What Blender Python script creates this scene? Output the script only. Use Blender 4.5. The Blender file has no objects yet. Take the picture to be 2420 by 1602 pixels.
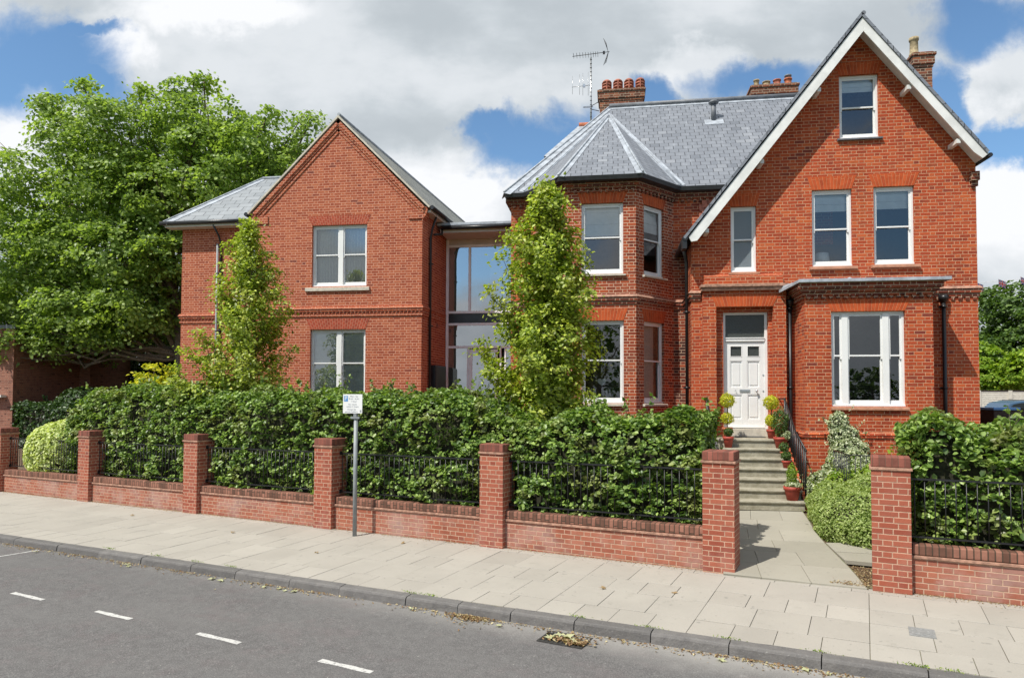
import bpy, bmesh, math, random
import numpy as np
from mathutils import Vector, Matrix, noise as mnoise

random.seed(7); rng = np.random.default_rng(11)
scene = bpy.context.scene
COL = scene.collection
R = math.radians

# ------------------------------------------------------------------ camera
EYE = 2.507
cam_d = bpy.data.cameras.new('camera'); cam = bpy.data.objects.new('camera', cam_d); COL.objects.link(cam)
AH = R(8.4513)
cam.location = (0, 0, EYE)
cam.rotation_mode = 'QUATERNION'
cam.rotation_quaternion = (Matrix.Rotation(AH, 4, 'Z') @ Matrix.Rotation(R(90 + 1.9107), 4, 'X') @ Matrix.Rotation(R(0.2282), 4, 'Z')).to_quaternion()
cam_d.sensor_width = 36; cam_d.lens = 36 * 1609.1 / 2420; cam_d.shift_y = 84.06 / 2420
cam_d.clip_start = 0.1; cam_d.clip_end = 4000
scene.camera = cam
scene.view_settings.view_transform = 'Standard'; scene.view_settings.look = 'None'
scene.view_settings.gamma = 1; scene.view_settings.exposure = 0.04
scene.cycles.max_bounces = 6; scene.cycles.transparent_max_bounces = 12; scene.cycles.diffuse_bounces = 3
scene.cycles.glossy_bounces = 3; scene.cycles.transmission_bounces = 4
scene.cycles.use_denoising = True; scene.cycles.caustics_reflective = False; scene.cycles.caustics_refractive = False

# ------------------------------------------------------------------ node helpers
class NT:
    def __init__(s, tree): s.t = tree; s.n = tree.nodes; s.l = tree.links
    def add(s, typ, **kw):
        n = s.n.new(typ)
        for k, v in kw.items(): setattr(n, k, v)
        return n
    def link(s, a, b): s.l.new(a, b)
    def put(s, sock, v):
        if hasattr(v, 'node') or isinstance(v, bpy.types.NodeSocket): s.l.new(v, sock)
        else: sock.default_value = v
    def m(s, op, a, b=None, c=None, clamp=False):
        n = s.add('ShaderNodeMath', operation=op); n.use_clamp = clamp
        s.put(n.inputs[0], a)
        if b is not None: s.put(n.inputs[1], b)
        if c is not None: s.put(n.inputs[2], c)
        return n.outputs[0]
    def vm(s, op, a, b=None, out=0):
        n = s.add('ShaderNodeVectorMath', operation=op); s.put(n.inputs[0], a)
        if b is not None: s.put(n.inputs[1], b)
        return n.outputs[out]
    def comb(s, x, y, z):
        n = s.add('ShaderNodeCombineXYZ'); s.put(n.inputs[0], x); s.put(n.inputs[1], y); s.put(n.inputs[2], z); return n.outputs[0]
    def sep(s, v):
        n = s.add('ShaderNodeSeparateXYZ'); s.put(n.inputs[0], v); return n.outputs
    def noise(s, vec, scale, detail=3, rough=.5, dist=0):
        n = s.add('ShaderNodeTexNoise'); s.put(n.inputs['Vector'], vec); n.inputs['Scale'].default_value = scale
        n.inputs['Detail'].default_value = detail; n.inputs['Roughness'].default_value = rough; n.inputs['Distortion'].default_value = dist
        return n.outputs['Fac']
    def ramp(s, f, stops, interp='LINEAR'):
        n = s.add('ShaderNodeValToRGB'); s.put(n.inputs[0], f); e = n.color_ramp.elements; n.color_ramp.interpolation = interp
        while len(e) < len(stops): e.new(.5)
        for i, (p, c) in enumerate(stops): e[i].position = p; e[i].color = (*c, 1) if len(c) == 3 else c
        return n.outputs[0]
    def mr(s, v, a, b, c=0., d=1., smooth=True):
        n = s.add('ShaderNodeMapRange', interpolation_type='SMOOTHSTEP' if smooth else 'LINEAR'); s.put(n.inputs[0], v)
        for i, x in enumerate((a, b, c, d)): s.put(n.inputs[i + 1], x)
        return n.outputs[0]
    def mix(s, f, a, b, mode='MIX'):
        n = s.add('ShaderNodeMix', data_type='RGBA', blend_type=mode); s.put(n.inputs[0], f)
        s.put(n.inputs[6], a if not isinstance(a, tuple) else (*a[:3], 1)); s.put(n.inputs[7], b if not isinstance(b, tuple) else (*b[:3], 1))
        return n.outputs[2]

# ------------------------------------------------------------------ sun and sky
SUN_AZ, SUN_EL = R(42), R(54)      # light travels toward +Y turned to +X by 42 degrees
ld = Vector((math.sin(SUN_AZ) * math.cos(SUN_EL), math.cos(SUN_AZ) * math.cos(SUN_EL), -math.sin(SUN_EL)))
sd = bpy.data.lights.new('sun', 'SUN'); sd.energy = 5.0; sd.angle = R(0.6); sd.color = (1, .955, .87)
so = bpy.data.objects.new('sun', sd); COL.objects.link(so); so.rotation_mode = 'QUATERNION'
so.rotation_quaternion = ld.to_track_quat('-Z', 'Y'); so.location = (-20, -20, 40)

w = bpy.data.worlds.new('World'); scene.world = w; w.use_nodes = True
N = NT(w.node_tree); N.n.clear()
sky = N.add('ShaderNodeTexSky', sky_type='NISHITA'); sky.sun_disc = False
sky.sun_elevation = SUN_EL; sky.sun_rotation = math.atan2(-ld.x, -ld.y); sky.air_density = 1.0; sky.dust_density = .6; sky.ozone_density = 1.6
tc = N.add('ShaderNodeTexCoord')
D = tc.outputs['Generated']
# the clouds: laid out by direction in the sky (azimuth from the house axis, tangent of elevation)
f0 = Vector((-math.sin(AH), math.cos(AH), 0)); r0 = Vector((math.cos(AH), math.sin(AH), 0))
x, y, z = N.sep(D)
fw = N.vm('DOT_PRODUCT', D, tuple(f0), out=1); rt = N.vm('DOT_PRODUCT', D, tuple(r0), out=1)
afw = N.m('MAXIMUM', N.m('ABSOLUTE', fw), .12)
u = N.m('DIVIDE', rt, afw); v = N.m('DIVIDE', z, afw)
uv = N.comb(u, v, N.m('MULTIPLY', N.m('LESS_THAN', fw, 0.), 3.7))
d1 = N.noise(uv, 6.5, 8, .62, .2); d2 = N.noise(N.vm('ADD', uv, (7.3, 2.1, 0)), 6.5, 8, .62, .2)
big = N.noise(N.vm('ADD', uv, (3.1, 9.2, 0)), 1.7, 6, .55)
us = N.m('ADD', u, N.m('MULTIPLY', N.m('SUBTRACT', d1, .5), .17))
vs = N.m('ADD', v, N.m('MULTIPLY', N.m('SUBTRACT', d2, .5), .15))
# openings of blue between the clouds: centre u, centre v, half widths, softness
HOLES = [(-.69, .50, .095, .060, .5), (-.632, .545, .045, .014, .6), (-.64, .452, .06, .03, .6), (-.80, .46, .09, .06, .5), (.035, .378, .085, .045, .5), (-.03, .40, .04, .02, .6), (.22, .452, .035, .028, .6), (.37, .467, .075, .030, .6),
         (.70, .565, .075, .055, .5), (.645, .44, .035, .06, .5), (.735, .378, .075, .032, .5), (.10, .335, .03, .012, .7), (-.22, .36, .02, .012, .8), (1.0, .5, .14, .16, .5), (-1.1, .5, .16, .2, .5)]
hole = None
for (cu, cv, ru, rv, so_) in HOLES:
    a = N.m('POWER', N.m('DIVIDE', N.m('SUBTRACT', us, cu), ru), 2.); b = N.m('POWER', N.m('DIVIDE', N.m('SUBTRACT', vs, cv), rv), 2.)
    h = N.mr(N.m('ADD', a, b), 1 - so_ * 1.0, 1 + so_ * 2.4, 1., 0.)
    hole = h if hole is None else N.m('MAXIMUM', hole, h)
hole = N.m('MULTIPLY', hole, N.m('GREATER_THAN', fw, 0.))
backh = None
for (cu, cv, ru, rv) in ((.26, .27, .22, .085), (-.48, .315, .13, .07), (-.33, .24, .13, .075), (-.05, .42, .30, .07), (.55, .5, .3, .15), (-.9, .45, .25, .15), (0, 1.0, .6, .35)):
    a = N.m('POWER', N.m('DIVIDE', N.m('SUBTRACT', us, cu), ru), 2.); b = N.m('POWER', N.m('DIVIDE', N.m('SUBTRACT', vs, cv), rv), 2.)
    h = N.mr(N.m('ADD', a, b), .4, 2.0, 1., 0.); backh = h if backh is None else N.m('MAXIMUM', backh, h)
backh = N.m('MULTIPLY', backh, N.m('LESS_THAN', fw, 0.))
hole = N.m('MAXIMUM', hole, backh)
hole = N.m('MULTIPLY', hole, N.mr(z, .02, .12))
BR = [(-.74, .40, .07, .07), (-.12, .30, .12, .06), (.28, .49, .05, .035), (.74, .27, .14, .11), (.75, .49, .07, .05), (-.60, .52, .05, .03), (.52, .48, .05, .05), (-.45, .58, .12, .03), (.1, .32, .10, .03), (-.3, .25, .2, .06)]
bright = None
for (cu, cv, ru, rv) in BR:
    a = N.m('POWER', N.m('DIVIDE', N.m('SUBTRACT', us, cu), ru), 2.); b = N.m('POWER', N.m('DIVIDE', N.m('SUBTRACT', vs, cv), rv), 2.)
    h = N.mr(N.m('ADD', a, b), 0., 2.4, 1., 0.)
    bright = h if bright is None else N.m('MAXIMUM', bright, h)
soft = N.noise(N.vm('ADD', N.vm('MULTIPLY', uv, (1., 1.7, 1.)), (1.1, 5.2, 0)), 3.2, 7, .55)
sh = N.m('ADD', N.m('MULTIPLY', bright, .62), N.m('MULTIPLY', N.mr(soft, .36, .64), .62), clamp=True)
cloud = N.ramp(sh, [(0, (.51, .56, .60)), (.3, (.60, .65, .69)), (.65, (.77, .805, .84)), (1, (.95, .965, .99))])
blue = N.mix(1., sky.outputs[0], (.118, .146, .158), 'MULTIPLY')
col = N.mix(hole, cloud, blue)
bg = N.add('ShaderNodeBackground'); N.link(col, bg.inputs[0]); bg.inputs[1].default_value = 1.0
wo = N.add('ShaderNodeOutputWorld'); N.link(bg.outputs[0], wo.inputs[0])
w.cycles.sampling_method = 'MANUAL'; w.cycles.sample_map_resolution = 512

# ------------------------------------------------------------------ materials
MATS = {}
def new_mat(name):
    m = bpy.data.materials.new(name); m.use_nodes = True; N = NT(m.node_tree); N.n.clear()
    b = N.add('ShaderNodeBsdfPrincipled'); o = N.add('ShaderNodeOutputMaterial'); N.link(b.outputs[0], o.inputs[0])
    MATS[name] = m
    return m, N, b, o
def plain(name, col, rough=.6, metal=0., var=.12, scale=6., spec=.5, bump=0.):
    m, N, b, o = new_mat(name)
    tc = N.add('ShaderNodeTexCoord'); P = tc.outputs['Object']
    n = N.noise(P, scale, 4, .6)
    c = N.mix(N.mr(n, .3, .7), tuple(min(1, x * (1 - var)) for x in col), tuple(min(1, x * (1 + var)) for x in col))
    N.link(c, b.inputs['Base Color']); b.inputs['Roughness'].default_value = rough; b.inputs['Metallic'].default_value = metal
    b.inputs['Specular IOR Level'].default_value = spec
    if bump:
        bp = N.add('ShaderNodeBump'); bp.inputs['Distance'].default_value = bump; N.link(N.noise(P, scale * 6, 4, .6), bp.inputs['Height']); N.link(bp.outputs[0], b.inputs['Normal'])
    return m

def bond_group():
    g = bpy.data.node_groups.new('flemish_bond', 'ShaderNodeTree')
    for nm in ('U', 'V'): g.interface.new_socket(nm, in_out='INPUT', socket_type='NodeSocketFloat')
    for nm in ('Joint', 'Rand', 'Rand2', 'Dist'): g.interface.new_socket(nm, in_out='OUTPUT', socket_type='NodeSocketFloat')
    N = NT(g); gi = N.add('NodeGroupInput'); go = N.add('NodeGroupOutput')
    U, V = gi.outputs[0], gi.outputs[1]
    pv = N.comb(U, V, 0.)
    wob = N.m('MULTIPLY', N.m('SUBTRACT', N.noise(pv, 9., 2), .5), .012)
    V2 = N.m('ADD', V, N.m('MULTIPLY', wob, .5))
    row = N.m('FLOOR', N.m('DIVIDE', V2, .075)); fv = N.m('SUBTRACT', V2, N.m('MULTIPLY', row, .075))
    odd = N.m('MODULO', N.m('ABSOLUTE', row), 2.)
    jit = N.m('MULTIPLY', N.m('SINE', N.m('MULTIPLY', row, 12.9)), .012)
    U2 = N.m('ADD', N.m('ADD', U, jit), N.m('MULTIPLY', odd, .16875))
    per = N.m('FLOOR', N.m('DIVIDE', U2, .3375)); fu = N.m('SUBTRACT', U2, N.m('MULTIPLY', per, .3375))
    isH = N.m('GREATER_THAN', fu, .225)
    loc = N.m('SUBTRACT', fu, N.m('MULTIPLY', isH, .225)); wd = N.m('SUBTRACT', .225, N.m('MULTIPLY', isH, .1125))
    du = N.m('MINIMUM', loc, N.m('SUBTRACT', wd, loc)); dv = N.m('MINIMUM', fv, N.m('SUBTRACT', .075, fv))
    d = N.m('SUBTRACT', N.m('MINIMUM', du, dv), N.m('MULTIPLY', N.m('ABSOLUTE', wob), .35))
    N.link(N.mr(d, .0045, .0082, 1., 0.), go.inputs[0])
    wn = N.add('ShaderNodeTexWhiteNoise', noise_dimensions='3D'); N.link(N.comb(N.m('ADD', N.m('MULTIPLY', per, 2.), isH), row, 3.), wn.inputs['Vector'])
    N.link(wn.outputs['Value'], go.inputs[1])
    wn2 = N.add('ShaderNodeTexWhiteNoise', noise_dimensions='3D'); N.link(N.comb(N.m('ADD', N.m('MULTIPLY', per, 2.), isH), row, 9.), wn2.inputs['Vector'])
    N.link(wn2.outputs['Value'], go.inputs[2]); N.link(d, go.inputs[3])
    return g
BOND = bond_group()
def brick(name, stops, mortar, dark=.25, darkcol=(.10, .035, .03), bloom=0., bump=.004, stain=.5, zbloom=False):
    m, N, b, o = new_mat(name)
    tc = N.add('ShaderNodeTexCoord'); ux, uy, _ = N.sep(tc.outputs['UV'])
    g = N.add('ShaderNodeGroup'); g.node_tree = BOND; N.link(ux, g.inputs[0]); N.link(uy, g.inputs[1])
    P = tc.outputs['Object']
    base = N.ramp(g.outputs['Rand'], stops)
    wide = N.noise(P, .7, 4, .6)
    base = N.mix(N.m('MULTIPLY', N.mr(g.outputs['Rand2'], 1 - dark, 1 - dark + .02), N.mr(wide, .42, .66, .25, 1.)), base, darkcol)
    grit = N.noise(P, 60., 3, .6)
    base = N.mix(N.mr(grit, .3, .75, 0., .35), base, N.mix(1., base, (.62, .6, .6), 'MULTIPLY'))
    st = N.noise(N.vm('MULTIPLY', P, (1.2, 1.2, .45)), 1.1, 5, .62)
    base = N.mix(N.m('MULTIPLY', N.mr(st, .5, .78), stain), base, N.mix(1., base, (.55, .52, .52), 'MULTIPLY'))
    stk = N.noise(N.vm('MULTIPLY', P, (5., 5., .4)), 1., 4, .6); base = N.mix(N.m('MULTIPLY', N.mr(stk, .56, .74), stain * .55), base, N.mix(1., base, (.48, .46, .47), 'MULTIPLY'))
    rep = N.noise(P, .55, 5, .7); base = N.mix(N.mr(rep, .60, .70, 0., .22), base, (.50, .20, .11))
    if bloom:
        bl = N.noise(P, 1.6, 5, .65)
        k = N.m('MULTIPLY', N.mr(bl, .40, .70), bloom)
        if zbloom:
            k = N.m('MULTIPLY', k, N.mr(N.sep(P)[2], .05, .75, 1.35, .45), clamp=True)
        base = N.mix(k, base, (.42, .31, .28))
        base = N.mix(N.m('MULTIPLY', N.mr(N.noise(P, 4.5, 4, .7), .66, .80), bloom * .6), base, (.66, .60, .58))
    mo = N.mix(N.mr(N.noise(P, 14., 3), .35, .7), mortar, tuple(x * .72 for x in mortar))
    colr = N.mix(g.outputs['Joint'], base, mo)
    N.link(colr, b.inputs['Base Color']); b.inputs['Roughness'].default_value = .88; b.inputs['Specular IOR Level'].default_value = .25
    bp = N.add('ShaderNodeBump'); bp.inputs['Distance'].default_value = bump; bp.inputs['Strength'].default_value = .8
    h = N.m('ADD', N.mr(g.outputs['Dist'], .002, .009), N.m('MULTIPLY', grit, .35)); N.link(h, bp.inputs['Height']); N.link(bp.outputs[0], b.inputs['Normal'])
    return m
OR = [(0, (.35, .055, .022)), (.3, (.42, .068, .025)), (.6, (.48, .084, .029)), (.85, (.54, .118, .038)), (1, (.37, .058, .024))]
brick('brick_old', OR, (.60, .32, .19), dark=.17, darkcol=(.22, .045, .03), stain=.75)
brick('brick_bay', [(0, (.25, .050, .026)), (.4, (.38, .078, .032)), (.8, (.46, .10, .038)), (1, (.30, .06, .03))], (.70, .47, .33), dark=.30, darkcol=(.14, .045, .032), stain=.8)
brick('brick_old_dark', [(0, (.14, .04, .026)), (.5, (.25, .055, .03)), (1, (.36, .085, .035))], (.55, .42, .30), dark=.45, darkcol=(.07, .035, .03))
brick('brick_new', [(0, (.32, .070, .034)), (.5, (.40, .100, .047)), (1, (.46, .135, .064))], (.72, .37, .255), dark=.07, darkcol=(.2, .05, .035), stain=.3)
brick('brick_garden', [(0, (.31, .095, .058)), (.5, (.37, .125, .075)), (1, (.41, .155, .10))], (.52, .34, .245), dark=.14, darkcol=(.25, .10, .075), bloom=.42, zbloom=True)
brick('brick_pier', [(0, (.28, .070, .043)), (.5, (.345, .094, .055)), (1, (.40, .125, .075))], (.54, .34, .24), dark=.12, darkcol=(.22, .06, .045), bloom=.22, zbloom=True)
brick('brick_chimney', [(0, (.12, .045, .03)), (.5, (.24, .08, .045)), (1, (.33, .12, .06))], (.42, .34, .25), dark=.4, darkcol=(.07, .04, .03), stain=.8)
brick('brick_far', [(0, (.25, .10, .07)), (.5, (.31, .13, .09)), (1, (.37, .155, .105))], (.38, .24, .18), dark=.1)

def soldier(name, stops, mortar, w_=.0735, hgt=.115, rough=.85, jw=.005):
    m, N, b, o = new_mat(name)
    tc = N.add('ShaderNodeTexCoord'); ux, uy, _ = N.sep(tc.outputs['UV'])
    c = N.m('DIVIDE', ux, w_); ci = N.m('FLOOR', c); fu = N.m('MULTIPLY', N.m('SUBTRACT', c, ci), w_)
    odd = N.m('MODULO', N.m('ABSOLUTE', ci), 2.)
    r_ = N.m('DIVIDE', N.m('ADD', uy, N.m('MULTIPLY', odd, hgt * .5)), hgt); ri = N.m('FLOOR', r_); fv = N.m('MULTIPLY', N.m('SUBTRACT', r_, ri), hgt)
    d = N.m('MINIMUM', N.m('MINIMUM', fu, N.m('SUBTRACT', w_, fu)), N.m('MINIMUM', fv, N.m('SUBTRACT', hgt, fv)))
    wn = N.add('ShaderNodeTexWhiteNoise', noise_dimensions='3D'); N.link(N.comb(ci, ri, 1.), wn.inputs['Vector'])
    base = N.ramp(wn.outputs['Value'], stops)
    base = N.mix(N.mr(N.noise(tc.outputs['Object'], 8., 4, .65), .35, .7, 0., .5), base, N.mix(1., base, (.5, .5, .5), 'MULTIPLY'))
    N.link(N.mix(N.mr(d, jw * .3, jw, 1., 0.), base, mortar), b.inputs['Base Color']); b.inputs['Roughness'].default_value = rough
    b.inputs['Specular IOR Level'].default_value = .25
    bp = N.add('ShaderNodeBump'); bp.inputs['Distance'].default_value = .004; N.link(N.mr(d, .001, .008), bp.inputs['Height']); N.link(bp.outputs[0], b.inputs['Normal'])
    return m
soldier('arch_old', [(0, (.50, .085, .025)), (.5, (.58, .11, .032)), (1, (.44, .075, .026))], (.62, .25, .12), hgt=.5)
soldier('arch_new', [(0, (.36, .062, .034)), (.5, (.42, .08, .04)), (1, (.31, .055, .03))], (.62, .30, .20), hgt=.115)
soldier('coping_brick', [(0, (.13, .065, .045)), (.5, (.25, .115, .08)), (1, (.36, .17, .12))], (.07, .05, .035), hgt=1., jw=.011)
soldier('cap_brick', [(0, (.17, .065, .048)), (.5, (.26, .09, .065)), (1, (.34, .12, .088))], (.16, .09, .065), hgt=1.)

def slate(name, cols, w_=.26, g_=.205, lichen=0.):
    m, N, b, o = new_mat(name)
    tc = N.add('ShaderNodeTexCoord'); ux, uy, _ = N.sep(tc.outputs['UV'])
    r_ = N.m('DIVIDE', uy, g_); ri = N.m('FLOOR', r_); fv = N.m('SUBTRACT', r_, ri)
    c = N.m('ADD', N.m('DIVIDE', ux, w_), N.m('ADD', N.m('MULTIPLY', N.m('MODULO', N.m('ABSOLUTE', ri), 2.), .5), N.m('MULTIPLY', N.m('SINE', N.m('MULTIPLY', ri, 7.7)), .05))); ci = N.m('FLOOR', c); fu = N.m('SUBTRACT', c, ci)
    wn = N.add('ShaderNodeTexWhiteNoise', noise_dimensions='3D'); N.link(N.comb(ci, ri, 1.), wn.inputs['Vector'])
    P = tc.outputs['Object']
    base = N.ramp(wn.outputs['Value'], cols)
    base = N.mix(N.mr(N.noise(P, 1.4, 5, .6), .4, .75, 0., .35), base, N.mix(1., base, (.70, .70, .72), 'MULTIPLY'))
    base = N.mix(N.mr(N.noise(N.vm('MULTIPLY', N.comb(ux, uy, 0.), (9., 1.1, 1.)), 1., 4, .6), .55, .8, 0., .4), base, (.42, .45, .50))
    if lichen: base = N.mix(N.m('MULTIPLY', N.mr(N.noise(P, 22., 3, .7), .5, .7), lichen), base, (.30, .30, .20))
    edge = N.m('MINIMUM', N.m('MULTIPLY', N.m('MINIMUM', fu, N.m('SUBTRACT', 1., fu)), w_), N.m('MULTIPLY', fv, g_))
    gap = N.mr(edge, .004, .012, 1., 0.)
    N.link(N.mix(gap, base, (.05, .052, .06)), b.inputs['Base Color'])
    b.inputs['Roughness'].default_value = .55
    bp = N.add('ShaderNodeBump'); bp.inputs['Distance'].default_value = .012
    h = N.m('ADD', N.m('MULTIPLY', N.m('SUBTRACT', 1., fv), .6), N.m('ADD', N.m('MULTIPLY', gap, -.6), N.m('MULTIPLY', wn.outputs['Value'], .25)))
    N.link(h, bp.inputs['Height']); N.link(bp.outputs[0], b.inputs['Normal'])
    return m
slate('slate', [(0, (.14, .153, .180)), (.06, (.172, .187, .217)), (.5, (.190, .205, .236)), (.94, (.212, .228, .260)), (1, (.26, .275, .305))])
slate('slate_new', [(0, (.22, .24, .26)), (.5, (.26, .28, .30)), (1, (.29, .31, .33))], w_=.5, g_=.24)
slate('slate_side', [(0, (.13, .135, .12)), (.5, (.19, .19, .17)), (1, (.25, .25, .22))], w_=.5, g_=.24, lichen=.7)

plain('lead', (.36, .39, .435), .5, var=.26, scale=5., bump=.004)
plain('lead_dark', (.15, .16, .18), .5, var=.2)
plain('white_paint', (.80, .80, .79), .38, var=.035, scale=2.)
plain('white_barge', (.76, .76, .745), .5, var=.09, scale=3.5)
plain('white_old', (.72, .72, .70), .5, var=.10, scale=4.)
plain('soffit_white', (.62, .57, .52), .6, var=.05)
plain('black_iron', (.015, .015, .017), .38, var=.2)
plain('gutter_black', (.02, .02, .022), .35, var=.3, spec=.5)
plain('stone_sill', (.55, .50, .42), .8, var=.14, scale=9., bump=.003)
plain('tile_sill', (.50, .24, .15), .8, var=.18, scale=9.)
plain('ledge_brick', (.36, .20, .14), .85, var=.35, scale=12., bump=.006)
plain('terracotta', (.42, .13, .06), .75, var=.25, scale=12.)
plain('terracotta_red', (.38, .055, .035), .6, var=.12, scale=8.)
plain('pot_buff', (.34, .27, .16), .8, var=.35, scale=14.)
plain('pot_flue', (.36, .12, .075), .75, var=.4, scale=12.)
plain('galv', (.26, .28, .29), .5, metal=.1, var=.10, scale=9.)
plain('steel', (.55, .56, .57), .3, metal=.8, var=.1)
plain('alu_frame', (.90, .90, .90), .45, var=.05)
plain('beige', (.58, .50, .39), .8, var=.03)
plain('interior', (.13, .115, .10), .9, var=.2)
plain('interior_light', (.45, .44, .42), .9, var=.1)
plain('blind', (.88, .90, .88), .8, var=.05)
plain('curtain', (.74, .70, .62), .9, var=.12, scale=30.)
plain('bark', (.16, .12, .085), .9, var=.35, scale=16., bump=.01)
plain('timber_dark', (.045, .033, .028), .8, var=.3, scale=9.)
plain('concrete_pale', (.60, .57, .50), .85, var=.10, scale=9.)
plain('twig_shade', (.028, .028, .014), .95, var=.5, scale=20.)  # twig brown darkened to carry the shade deep inside the foliage
plain('soil', (.15, .10, .065), .95, var=.45, scale=24., bump=.02)
plain('lawn', (.07, .11, .03), .95, var=.35, scale=5.)
plain('moss', (.16, .19, .04), .95, var=.4, scale=30.)
plain('yellow_lichen', (.45, .38, .07), .9, var=.3)
plain('car_blue', (.05, .10, .17), .25, var=.03)
plain('car_glass', (.02, .025, .03), .08, var=.02)
plain('rubber', (.02, .02, .02), .8)
plain('red_cloth', (.55, .03, .05), .8); plain('blue_cloth', (.03, .05, .22), .8); plain('white_cloth', (.75, .75, .76), .8)
plain('sign_blue', (.12, .30, .60), .4, var=.02); plain('sign_ink', (.30, .32, .36), .5, var=.02)
plain('mat_grey', (.09, .09, .09), .95, var=.3, scale=40.)
plain('iron_grate', (.05, .047, .045), .6, metal=.3, var=.4, scale=20.)
plain('cover_grey', (.26, .26, .255), .7, var=.2, scale=30., bump=.004)

def glass(name, tint=(.80, .86, .84), refl=.10, rough=.0, opac=0.):
    m, N, b, o = new_mat(name)
    fr = N.add('ShaderNodeFresnel'); fr.inputs[0].default_value = 1.5
    gl = N.add('ShaderNodeBsdfGlossy'); gl.inputs['Roughness'].default_value = rough; gl.inputs[0].default_value = (.95, .97, 1, 1)
    tr = N.add('ShaderNodeBsdfTransparent'); tr.inputs[0].default_value = (*tint, 1)
    tcc = N.add('ShaderNodeTexCoord')
    bp = N.add('ShaderNodeBump'); bp.inputs['Distance'].default_value = .004; bp.inputs['Strength'].default_value = .25; N.link(N.noise(tcc.outputs['Object'], 1.3, 2, .5), bp.inputs['Height'])
    N.link(bp.outputs[0], gl.inputs['Normal'])
    mx = N.add('ShaderNodeMixShader'); N.link(N.m('ADD', N.m('MULTIPLY', fr.outputs[0], 1.3), refl, clamp=True), mx.inputs[0]); N.link(tr.outputs[0], mx.inputs[1]); N.link(gl.outputs[0], mx.inputs[2])
    N.link(mx.outputs[0], o.inputs[0]); return m
glass('glass', (.97, .98, .98), refl=.065); glass('glass_modern', (.80, .86, .87), .38); glass('glass_new', (.97, .99, .99), .17)
def obscured():
    m, N, b, o = new_mat('glass_obscured'); tc = N.add('ShaderNodeTexCoord')
    b.inputs['Base Color'].default_value = (.17, .20, .22, 1); b.inputs['Roughness'].default_value = .25
    bp = N.add('ShaderNodeBump'); bp.inputs['Distance'].default_value = .006; N.link(N.noise(tc.outputs['Object'], 45., 3, .6), bp.inputs['Height']); N.link(bp.outputs[0], b.inputs['Normal'])
    m, N, b, o = new_mat('glass_fanlight'); tc = N.add('ShaderNodeTexCoord')
    b.inputs['Base Color'].default_value = (.05, .055, .05, 1); b.inputs['Roughness'].default_value = .3
    bp = N.add('ShaderNodeBump'); bp.inputs['Distance'].default_value = .01; N.link(N.noise(tc.outputs['Object'], 14., 4, .6, 1.5), bp.inputs['Height']); N.link(bp.outputs[0], b.inputs['Normal'])
obscured()

def asphalt():
    m, N, b, o = new_mat('asphalt'); tc = N.add('ShaderNodeTexCoord'); P = tc.outputs['Object']
    fine = N.noise(P, 75., 4, .8); mid = N.noise(P, 9., 6, .7); big = N.noise(N.vm('MULTIPLY', P, (.5, 1.6, 1.)), .8, 4, .55)
    c = N.ramp(fine, [(.30, (.062, .060, .061)), (.46, (.124, .120, .119)), (.58, (.18, .174, .171)), (.70, (.36, .35, .34))])
    c = N.mix(N.mr(mid, .35, .65, 0., .55), c, N.mix(1., c, (.68, .66, .67), 'MULTIPLY'))
    c = N.mix(N.mr(big, .35, .7, 0., .30), c, (.17, .165, .16))
    c = N.mix(N.mr(N.noise(P, 2.2, 5, .65), .5, .68, 0., .35), c, N.mix(1., c, (1.08, .93, .95), 'MULTIPLY'))
    sp_ = N.add('ShaderNodeTexVoronoi'); sp_.inputs['Scale'].default_value = 7.; N.link(P, sp_.inputs['Vector']); c = N.mix(N.mr(sp_.outputs['Distance'], .03, .06, .8, 0.), c, (.42, .40, .37))
    # dusty pale strip along the kerb (kerb runs along local x; y = distance across)
    yy = N.sep(P)[1]; xx = N.sep(P)[0]
    wob = N.m('MULTIPLY', N.m('SUBTRACT', N.noise(P, 1.5, 4, .6), .5), .5)
    dust = N.m('MULTIPLY', N.mr(N.m('ADD', yy, wob), -3.35, -2.6), N.mr(xx, -9., 0., .30, .85))
    c = N.mix(dust, c, (.33, .315, .295))
    worn = N.m('MULTIPLY', N.mr(N.noise(P, 3.5, 5, .65), .52, .64), N.mr(xx, -2.2, -.4)); worn = N.m('MULTIPLY', worn, N.mr(yy, -3.6, -3.0))
    c = N.mix(N.m('MULTIPLY', worn, .5), c, (.42, .40, .38))
    N.link(c, b.inputs['Base Color']); b.inputs['Roughness'].default_value = .85; b.inputs['Specular IOR Level'].default_value = .3
    bp = N.add('ShaderNodeBump'); bp.inputs['Distance'].default_value = .006; bp.inputs['Strength'].default_value = .6; N.link(fine, bp.inputs['Height']); N.link(bp.outputs[0], b.inputs['Normal'])
asphalt()
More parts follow.
